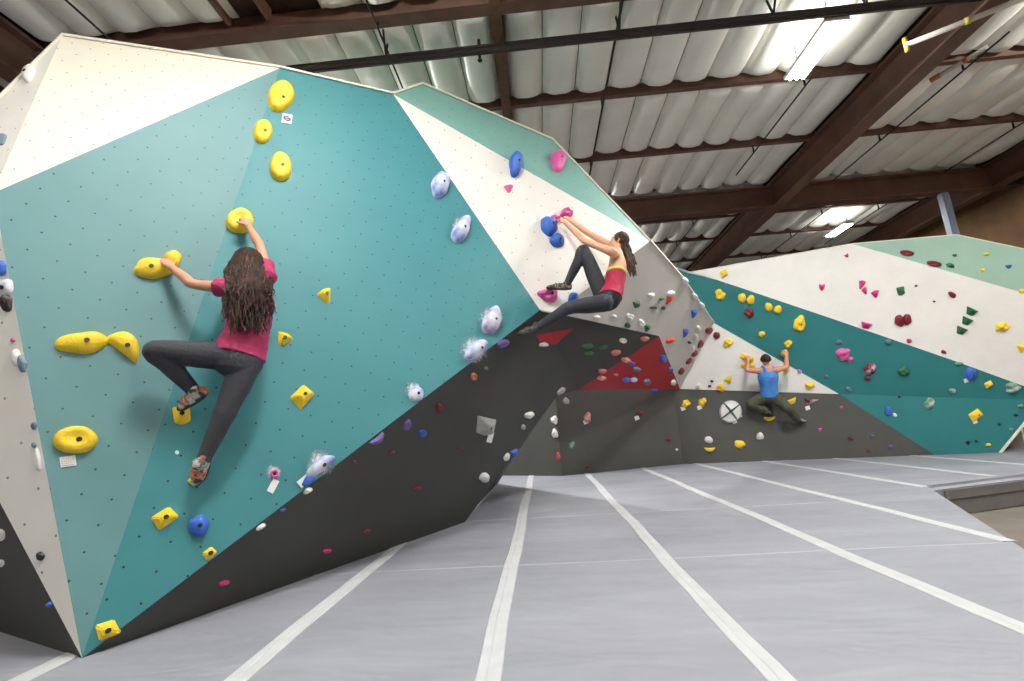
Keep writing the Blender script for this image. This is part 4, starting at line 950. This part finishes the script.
def face_parts(root, c, f, u, x, s, brow):
    for sx in (-1, 1):
        bm = bmesh.new(); ball(bm, c + x * sx * .029 * s + u * .012 * s + f * .0745 * s, .0115 * s, None, 2); o = obj('eye', bm, M_EYE, root, True); unparent_shift(root, o)
        bm = bmesh.new(); ball(bm, c + x * sx * .029 * s + u * .012 * s + f * .0825 * s, .0055 * s, None, 2); i = obj('iris', bm, M_IRIS, o, True); i.data.transform(Matrix.Translation(-root.location))
        bm = bmesh.new(); limb(bm, [c + x * sx * .014 * s + u * .03 * s + f * .083 * s, c + x * sx * .03 * s + u * .036 * s + f * .08 * s, c + x * sx * .046 * s + u * .03 * s + f * .068 * s], [.003 * s] * 3, 6); o = obj('eyebrow', bm, brow, root, True); unparent_shift(root, o)
    bm = bmesh.new(); limb(bm, [c - u * .055 * s + f * .087 * s - x * .019 * s, c - u * .054 * s + f * .0945 * s, c - u * .055 * s + f * .087 * s + x * .019 * s], [.003 * s, .0065 * s, .003 * s], 8); o = obj('lips', bm, M_LIP, root, True); unparent_shift(root, o)
def shoe(root, ankle, heel_dir, toe, sole_n, s, m_up, m_sole, m_acc):
    """climbing shoe: curved upper, rubber sole band, heel patch, two straps"""
    a = V(ankle); t = V(toe); d = (t - a).normalized(); n = V(sole_n).normalized(); n = (n - d * n.dot(d)).normalized(); x = d.cross(n).normalized()
    t = t + d * .012 * s; heel = a - d * .038 * s + n * .012 * s
    bm = bmesh.new(); limb(bm, [heel, a + n * .006 * s, a.lerp(t, .5), a.lerp(t, .82) + n * .002 * s, t], [(.028 * s, .032 * s), (.038 * s, .042 * s), (.042 * s, .036 * s), (.038 * s, .026 * s), (.022 * s, .016 * s)], 16, sec=x)
    limb(bm, [a + (n * -1 - d * .3).normalized() * .03 * s, a], [(.038 * s), (.038 * s)], 14)
    sh = fused('climbing_shoe', bm, m_up, root, 0.006, 3)
    bm = bmesh.new(); limb(bm, [heel + n * .016 * s, a + n * .034 * s, a.lerp(t, .5) + n * .026 * s, a.lerp(t, .82) + n * .017 * s, t + n * .006 * s + d * .004], [(.027 * s, .014 * s), (.034 * s, .014 * s), (.042 * s, .014 * s), (.041 * s, .016 * s), (.027 * s, .017 * s)], 14, sec=x)
    o = fused('sole', bm, m_sole, None, 0.006, 3); o.parent = sh; o.data.transform(Matrix.Translation(-root.location))
    bm = bmesh.new(); limb(bm, [heel - d * .006 * s - n * .012 * s, heel - d * .004 * s + n * .012 * s], [(.024 * s, .024 * s), (.022 * s, .022 * s)], 12); o = obj('heel_patch', bm, m_acc, sh, True); o.data.transform(Matrix.Translation(-root.location))
    for q in (.35, .55):
        c_ = a.lerp(t, q); ring = [c_ + x * math.cos(k * math.pi / 8) * .044 * s - n * math.sin(k * math.pi / 8) * .039 * s for k in range(9)]
        bm = bmesh.new(); limb(bm, ring, [(.006 * s, .003 * s)] * 9, 8, smooth=False); o = obj('strap', bm, m_acc, sh, True); o.data.transform(Matrix.Translation(-root.location))
def locks(bm, roots, ends, mid_push, rnd, rad=(.010, .013, .012, .009, .004), wave=.012, count=None):
    for (r0, r1, e1) in zip(roots, mid_push, ends):
        ph = rnd.uniform(0, 6.3); pts = [r0, r1]; sd = V((rnd.uniform(-1, 1), rnd.uniform(-1, 1), 0)).normalized()
        for k in range(1, 7):
            t = k / 6; q = r1.lerp(e1, t) + sd * wave * math.sin(ph + t * 9) ; pts.append(q)
        rr = [rad[0], rad[1]] + [rad[1] + (rad[4] - rad[1]) * (k / 6) ** 1.6 for k in range(1, 7)]
        sc_ = rnd.uniform(.75, 1.2); limb(bm, pts, [(r * sc_, r * sc_ * .7) for r in rr], 7, smooth=True)
def hair_mat(name, c1, c2):
    m = mat(name, c1, 0.5, rgb2=c2, nscale=16, bump=0.6, bscale=120, spec=0.22); return m

def body(root, J, s, skin, sec, torso, voxel=0.0068, curl=0.8):
    """J: joints dict; torso: list of (point, rx, ry) from pelvis to neck base; sec: left-right direction of the torso"""
    bm = bmesh.new()
    limb(bm, [p for p, _, _ in torso], [(a * s, b * s) for _, a, b in torso], 22, sec=sec)
    limb(bm, [torso[-1][0], J['neck'], J['head']], [.052 * s, .048 * s, .05 * s], 14)
    f, u, x = head(bm, J['head'], J['face'], J['hup'], s)
    for q in 'LR':
        sh, el, wr = J['sh' + q], J['el' + q], J['wr' + q]
        limb(bm, [torso[-1][0].lerp(sh, .35), sh, sh.lerp(el, .35), el, el.lerp(wr, .3), wr], [r * s for r in J.get('arm', (.05, .052, .043, .035, .036, .025))], 16)
        hd, hn, hs = J['hand' + q]; hand(bm, wr, hd, hn, hs, s * J.get('hs', 1), curl)
        hp, kn, an = J['hip' + q], J['kn' + q], J['an' + q]
        limb(bm, [hp, hp.lerp(kn, .4), kn, kn.lerp(an, .32), an], [r * s for r in (.082, .074, .05, .05, .033)], 18)
        ball(bm, kn, .051 * s, None, 2)
        limb(bm, [an, an.lerp(J['toe' + q], .5), J['toe' + q]], [.03 * s, .03 * s, .016 * s], 12)
    o = fused('body', bm, skin, root, voxel, 4)
    return f, u, x
def trousers(root, J, s, m, sec, waist, grow, name='leggings', disp=0.0, rad=(.092, .085, .064, .056, .037), to=.97):
    bm = bmesh.new()
    limb(bm, [p for p, _, _ in waist], [((a + grow) * s, (b + grow) * s) for _, a, b in waist], 22, sec=sec)
    for q in 'LR':
        hp, kn, an = J['hip' + q], J['kn' + q], J['an' + q]
        limb(bm, [hp, hp.lerp(kn, .4), kn, kn.lerp(an, .32), kn.lerp(an, to)], [(r + grow) * s for r in rad], 18)
        ball(bm, kn, (rad[2] + grow + .004) * s, None, 3)
    return fused(name, bm, m, root, 0.008, 5, disp)

# ---- climber one: long brown hair, pink T-shirt, seen from behind on the teal panel
T_ = lambda x, y, off: TEAL.hit(x, y, off)
tn = TEAL.n; tr = V((0, 0, 1)).cross(tn).normalized()      # tr: along the wall towards the picture's left or right
if tr.dot(CR) < 0: tr = -tr
s1 = 0.93
J = {'shL': T_(233, 289, .33), 'elL': T_(193, 284, .20), 'wrL': T_(171, 267, .13), 'shR': T_(267, 277, .30), 'elR': T_(260, 246, .20), 'wrR': T_(248.5, 226, .13),
     'hipL': T_(227, 357, .30), 'knL': T_(156, 351, .26), 'anL': T_(197, 394, .17), 'toeL': T_(181, 406, .08),
     'hipR': T_(248, 361, .30), 'knR': T_(225, 413, .24), 'anR': T_(202, 463, .14), 'toeR': T_(196, 481, .05),
     'neck': T_(251, 274, .31), 'head': T_(248, 264, .27), 'face': -tn * .9 + V((0, 0, .35)) - tr * .15, 'hup': V((0, 0, 1)) + tn * .3}
J['handL'] = ((T_(160, 256, .10) - J['wrL']), -tn + V((0, 0, -.5)), -1); J['handR'] = ((T_(243.5, 215, .10) - J['wrR']), -tn + V((0, 0, -.6)), 1)
pel, wai, che, nb = T_(238, 360, .30), T_(247, 334, .31), T_(251, 305, .32), T_(251, 284, .31)
tor = [(pel, .150, .105), (pel.lerp(wai, .5), .145, .1), (wai, .118, .085), (che, .142, .098), (nb, .115, .07)]
secv = (J['shR'] - J['shL']).normalized() * .5 + tr * .5
M_SK1 = mat('skin_tan', (196, 142, 112), 0.5, noise=.05, nscale=20); M_LEG = mat('charcoal_leggings', (40, 41, 49), 0.85, noise=.12, nscale=14, bump=.3, bscale=40)
M_PINK = mat('pink_shirt', (158, 36, 84), 0.8, noise=.1, nscale=10, bump=.4, bscale=30); M_BLUESH = mat('shoe_grey', (176, 172, 162), 0.6, rgb2=(60, 58, 58), nscale=30, thr=(.45, .55))
M_RUB = mat('black_rubber', (30, 30, 31), 0.6); M_ORG = mat('shoe_orange', (186, 92, 56), 0.55)
w1 = empty('person', V((pel.x, pel.y, pel.z))); tag(w1, 'climber with long brown hair, pink T-shirt and charcoal leggings on the teal wall', 'person', 'climbers')
f, u, x = body(w1, J, s1, M_SK1, secv, tor)
M_BROW = mat('brow_brown', (52, 34, 26), .7)
face_parts(w1, J['head'], f, u, x, s1, M_BROW)
trousers(w1, J, s1, M_LEG, secv, [(pel - V((0, 0, .02)), .152, .108), (pel.lerp(wai, .45), .146, .1)], .004)
bm = bmesh.new(); hem = pel.lerp(wai, .12)
limb(bm, [hem, pel.lerp(wai, .6), wai, che, nb], [(.168 * s1, .118 * s1), (.152 * s1, .108 * s1), (.138 * s1, .1 * s1), (.155 * s1, .11 * s1), (.12 * s1, .08 * s1)], 24, sec=secv, round_ends=False)
for q in 'LR':
    limb(bm, [nb.lerp(J['sh' + q], .4), J['sh' + q], J['sh' + q].lerp(J['el' + q], .42)], [.068 * s1, .074 * s1, .068 * s1], 18, smooth=False, round_ends=False)
tee = fused('t_shirt', bm, M_PINK, w1, 0.0075, 3, .022)
# faded white ring and dashes printed on the back of the shirt
def print_marks(cx, cy, off):
    bm = bmesh.new(); pts = [T_(cx + 3.4 * math.cos(t), cy + 5 * math.sin(t), off) for t in [k * math.pi / 8 for k in range(3, 15)]]
    limb(bm, pts, [.0035] * len(pts), 6, smooth=False)
    return bm
o = obj('shirt_print', print_marks(271, 299, .40), mat('print_white', (208, 190, 196), .8), w1); unparent_shift(w1, o)
# hair
rnd = random.Random(11); hc = J['head']; bm = bmesh.new(); s = s1
ball(bm, hc + u * .025 * s - f * .02 * s, (.079 * s, .093 * s, .094 * s), (x, f, u), 3)
roots, mids, ends = [], [], []
for k in range(420):
    a = rnd.uniform(-1.9, 1.9); el_ = rnd.uniform(-.35, 1.45)   # around the back of the head (a=0 is straight back)
    d = (-f * math.cos(a) + x * math.sin(a)) * math.cos(el_) + u * math.sin(el_)
    r0 = hc + u * .025 * s + V(d) * .098 * s
    out_ = (-f * math.cos(a) * (1 if abs(a) < 1.6 else .3) + x * math.sin(a))
    r1 = hc + out_ * (rnd.uniform(.1, .125) + .03 * max(0, math.cos(a))) * s - u * rnd.uniform(.02, .07)
    ty = rnd.uniform(300, 335) if abs(a) < 1.2 else rnd.uniform(290, 322)
    tx_ = 249 + (x.dot(CR) * math.sin(a)) * 25 + rnd.uniform(-7, 7) + (ty - 300) * -.05
    e1 = T_(tx_, ty, .40 + rnd.uniform(0, .07) + .03 * math.cos(a))
    roots.append(r0); mids.append(r1); ends.append(e1)
limb(bm, [hc - f * .05 * s, T_(249, 282, .40), T_(247, 302, .41), T_(246, 316, .41)], [(.07, .06), (.08, .04), (.07, .035), (.04, .02)], 16, sec=secv)
locks(bm, roots, ends, mids, rnd, rad=(.006, .010, .009, .007, .0025), wave=.024)
o = obj('hair', bm, hair_mat('brown_hair', (26, 15, 11), (62, 38, 27)), w1, True); unparent_shift(w1, o); o['label'] = 'long wavy brown hair'
shoe(w1, J['anL'], None, J['toeL'], -CU + CF * .5 - CR * .2, 1.0, M_BLUESH, M_RUB, M_ORG)
shoe(w1, J['anR'], None, J['toeR'], -tn + tr * .4, 1.0, M_BLUESH, M_RUB, M_ORG)

# ---- climber two: red tank top, on the white panel, seen from the side
W_ = lambda x, y, off: WHITE.hit(x, y, off)
wn = WHITE.n; s2 = 0.97
near = -CF * .8 + CR * .25; near.normalize()          # towards the camera: her left side
J = {'shL': W_(612, 252, .62), 'elL': W_(585, 241, .42), 'wrL': W_(566, 223.5, .15), 'shR': W_(613, 247, .36), 'elR': W_(588, 233, .22), 'wrR': W_(571, 221, .12),
     'hipL': W_(604, 303, .56), 'knL': W_(569, 308, .38), 'anL': W_(536, 328, .16), 'toeL': W_(519, 333, .08),
     'hipR': W_(603, 296, .40), 'knR': W_(583.5, 251, .34), 'anR': W_(566, 286, .18), 'toeR': W_(549, 287, .12),
     'neck': W_(617, 251, .49), 'head': W_(618.5, 242, .48), 'face': -CR * .85 + CU * .22 + CF * .35, 'hup': CU * 1 + CR * .25}
J['handL'] = (W_(558, 215, .07) - J['wrL'], -wn - CR * .3, 1); J['handR'] = (W_(561, 213, .07) - J['wrR'], -wn - CR * .3, -1)
pel, wai, che, nb = W_(609, 300, .48), W_(614, 285, .49), W_(617, 268, .50), W_(616, 255, .49)
secv = (J['shL'] - J['shR']).normalized() * .5 + near * .5
tor = [(pel, .148, .112), (pel.lerp(wai, .5), .14, .1), (wai, .112, .086), (che, .132, .098), (nb, .12, .066)]
M_SK2 = mat('skin_fair', (216, 164, 130), 0.5, noise=.05, nscale=20); M_RED = mat('red_tank_top', (160, 26, 62), 0.75, noise=.1, nscale=12, bump=.35, bscale=30)
M_YB = mat('yellow_strap', (216, 206, 96), .7); M_SHY = mat('shoe_olive', (150, 140, 96), 0.6, rgb2=(42, 40, 38), nscale=26, thr=(.42, .55))
w2 = empty('person', pel); tag(w2, 'climber in a red tank top hanging with one knee raised on the white panel', 'person', 'climbers')
f, u, x = body(w2, J, s2, M_SK2, secv, tor)
face_parts(w2, J['head'], f, u, x, s2, M_BROW)
trousers(w2, J, s2, M_LEG, secv, [(pel, .15, .114), (pel.lerp(wai, .35), .143, .104)], .004)
bm = bmesh.new(); limb(bm, [pel.lerp(wai, .15), wai, wai.lerp(che, .62)], [(.164 * s2, .126 * s2), (.132 * s2, .106 * s2), (.142 * s2, .11 * s2)], 24, sec=secv, round_ends=False)
fused('tank_top', bm, M_RED, w2, .0075, 3, .012)
bm = bmesh.new(); limb(bm, [wai.lerp(che, .62), wai.lerp(che, .74)], [(.142 * s2, .108 * s2), (.142 * s2, .107 * s2)], 24, sec=secv, smooth=False, round_ends=False)
for q in 'LR': limb(bm, [che.lerp(J['sh' + q], .35) - (che - J['neck']).normalized().cross(secv) * 0, nb.lerp(J['sh' + q], .45) + V((0, 0, .045))], [.008, .008], 8, smooth=False)
o = obj('sports_top_band', bm, M_YB, w2, True); unparent_shift(w2, o); o['label'] = 'yellow band of a sports top'
rnd = random.Random(21); hc = J['head']; bm = bmesh.new(); s = s2
ball(bm, hc + u * .028 * s - f * .022 * s, (.082 * s, .096 * s, .096 * s), (x, f, u), 3)
roots, mids, ends = [], [], []
for k in range(120):
    a = rnd.uniform(-1.5, 1.5); el_ = rnd.uniform(-.2, 1.5)
    d = (-f * math.cos(a) + x * math.sin(a)) * math.cos(el_) + u * math.sin(el_)
    r0 = hc + u * .025 * s + V(d) * .095 * s
    r1 = W_(625 + rnd.uniform(-3, 3), 245 + rnd.uniform(-3, 4), .48 + rnd.uniform(-.05, .07))
    e1 = W_(633 + rnd.uniform(-3.5, 3.5), rnd.uniform(262, 277), .5 + rnd.uniform(-.04, .04))
    roots.append(r0); mids.append(r1); ends.append(e1)
locks(bm, roots, ends, mids, rnd, rad=(.009, .012, .011, .009, .004), wave=.01)
o = obj('hair', bm, hair_mat('dark_brown_hair', (40, 26, 19), (88, 62, 46)), w2, True); unparent_shift(w2, o); o['label'] = 'brown ponytail'
shoe(w2, J['anR'], None, J['toeR'], CU * -1, .98, M_SHY, M_RUB, M_RUB)
shoe(w2, J['anL'], None, J['toeL'], CU * -1 - CR * .4, .98, mat('shoe_olive_shaded', (74, 70, 52), 0.6, rgb2=(30, 29, 28), nscale=26, thr=(.42, .55)), M_RUB, M_RUB)  # rear shoe: the olive upper darkened to stand for shadow

# ---- climber three: man in a blue tank top on the far wall, seen from behind
F_ = lambda x, y, off: UP.hit(x, y, off)
fn = UP.n; s3 = 1.12
J = {'shL': F_(759.5, 371, .28), 'elL': F_(747.5, 370, .25), 'wrL': F_(748, 361, .14), 'shR': F_(776, 370, .28), 'elR': F_(786.5, 367.5, .25), 'wrR': F_(786.5, 356, .14),
     'hipL': F_(765, 397, .22), 'knL': F_(751, 404, .24), 'anL': KICK.hit(766, 411, .16), 'toeL': KICK.hit(772, 415, .08),
     'hipR': F_(774, 397, .22), 'knR': KICK.hit(787.5, 408, .34), 'anR': KICK.hit(797.5, 420, .13), 'toeR': KICK.hit(805, 421, .07),
     'neck': F_(766.5, 365.5, .27), 'head': F_(765.5, 360, .24), 'face': -fn + V((0, 0, .3)), 'hup': V((0, 0, 1)), 'arm': (.058, .062, .052, .042, .041, .029)}
J['handL'] = (F_(747.5, 355, .08) - J['wrL'], -fn, -1); J['handR'] = (F_(786, 350, .08) - J['wrR'], -fn, 1)
pel, wai, che, nb = F_(769.5, 397, .22), F_(769, 387, .25), F_(768, 377, .27), F_(767.5, 369.5, .27)
secv = CR
tor = [(pel, .14, .11), (pel.lerp(wai, .5), .135, .105), (wai, .132, .1), (che, .165, .118), (nb, .14, .08)]
M_SK3 = mat('skin_ruddy', (198, 138, 108), 0.5, noise=.05, nscale=20); M_BLT = mat('blue_tank_top', (66, 138, 214), .75, noise=.12, nscale=10, bump=.3, bscale=30)
M_OLV = mat('olive_trousers', (70, 72, 58), .85, noise=.15, nscale=8, bump=.4, bscale=24); M_SHG = mat('shoe_brown', (170, 156, 146), .6, rgb2=(40, 36, 36), nscale=20, thr=(.45, .55))
w3 = empty('person', pel); tag(w3, 'climber in a blue tank top and olive trousers spread out low on the far wall', 'person', 'climbers')
f, u, x = body(w3, J, s3, M_SK3, secv, tor, .0085)
face_parts(w3, J['head'], f, u, x, s3, M_BROW)
trousers(w3, J, s3, M_OLV, secv, [(pel, .152, .112), (pel.lerp(wai, .4), .147, .108)], .006, 'trousers', .02, (.1, .098, .078, .07, .056), .93)
bm = bmesh.new(); limb(bm, [pel.lerp(wai, .2), wai, che, che.lerp(nb, .8)], [(.158 * s3, .122 * s3), (.15 * s3, .114 * s3), (.178 * s3, .13 * s3), (.15 * s3, .105 * s3)], 24, sec=secv, round_ends=False)
for sx in (-1, 1): limb(bm, [che + secv * sx * .09, nb + secv * sx * .085 + V((0, 0, .045)) - CF * .02], [(.05, .12), (.036, .085)], 12, smooth=False)
tt = fused('tank_top', bm, M_BLT, w3, .008, 3, .012)
bm = bmesh.new(); pc = che.lerp(wai, .2) - CF * .145; tube(bm, [pc - CR * .05 + CU * .03, pc + CR * .0 + CU * .045, pc + CR * .05 + CU * .03], .012, 8); tube(bm, [pc - CR * .04 - CU * .01, pc + CR * .05 - CU * .015], .01, 8)
o = obj('shirt_print', bm, mat('print_magenta', (150, 90, 180), .8), w3, True); unparent_shift(w3, o)
bm = bmesh.new(); hc = J['head']; rnd = random.Random(4)
ball(bm, hc + u * .034 * s3 - f * .014 * s3, (.078 * s3, .094 * s3, .086 * s3), (x, f, u), 3)
for k in range(160):
    a = rnd.uniform(-1.6, 1.6); el_ = rnd.uniform(-.3, 1.5); d = (-f * math.cos(a) + x * math.sin(a)) * math.cos(el_) + u * math.sin(el_)
    r0 = hc + u * .028 * s3 - f * .01 + V(d) * .08 * s3; limb(bm, [r0, r0 + V(d) * .012 - u * .012], [.006, .003], 5, smooth=False)
o = obj('hair', bm, hair_mat('short_dark_hair', (34, 24, 20), (66, 48, 38)), w3, True); unparent_shift(w3, o); o['label'] = 'short dark hair'
shoe(w3, J['anL'], None, J['toeL'], V((0, 0, -1)), 1.05, M_SHG, M_RUB, M_RUB); shoe(w3, J['anR'], None, J['toeR'], V((0, 0, -1)), 1.05, M_SHG, M_RUB, M_SHG)
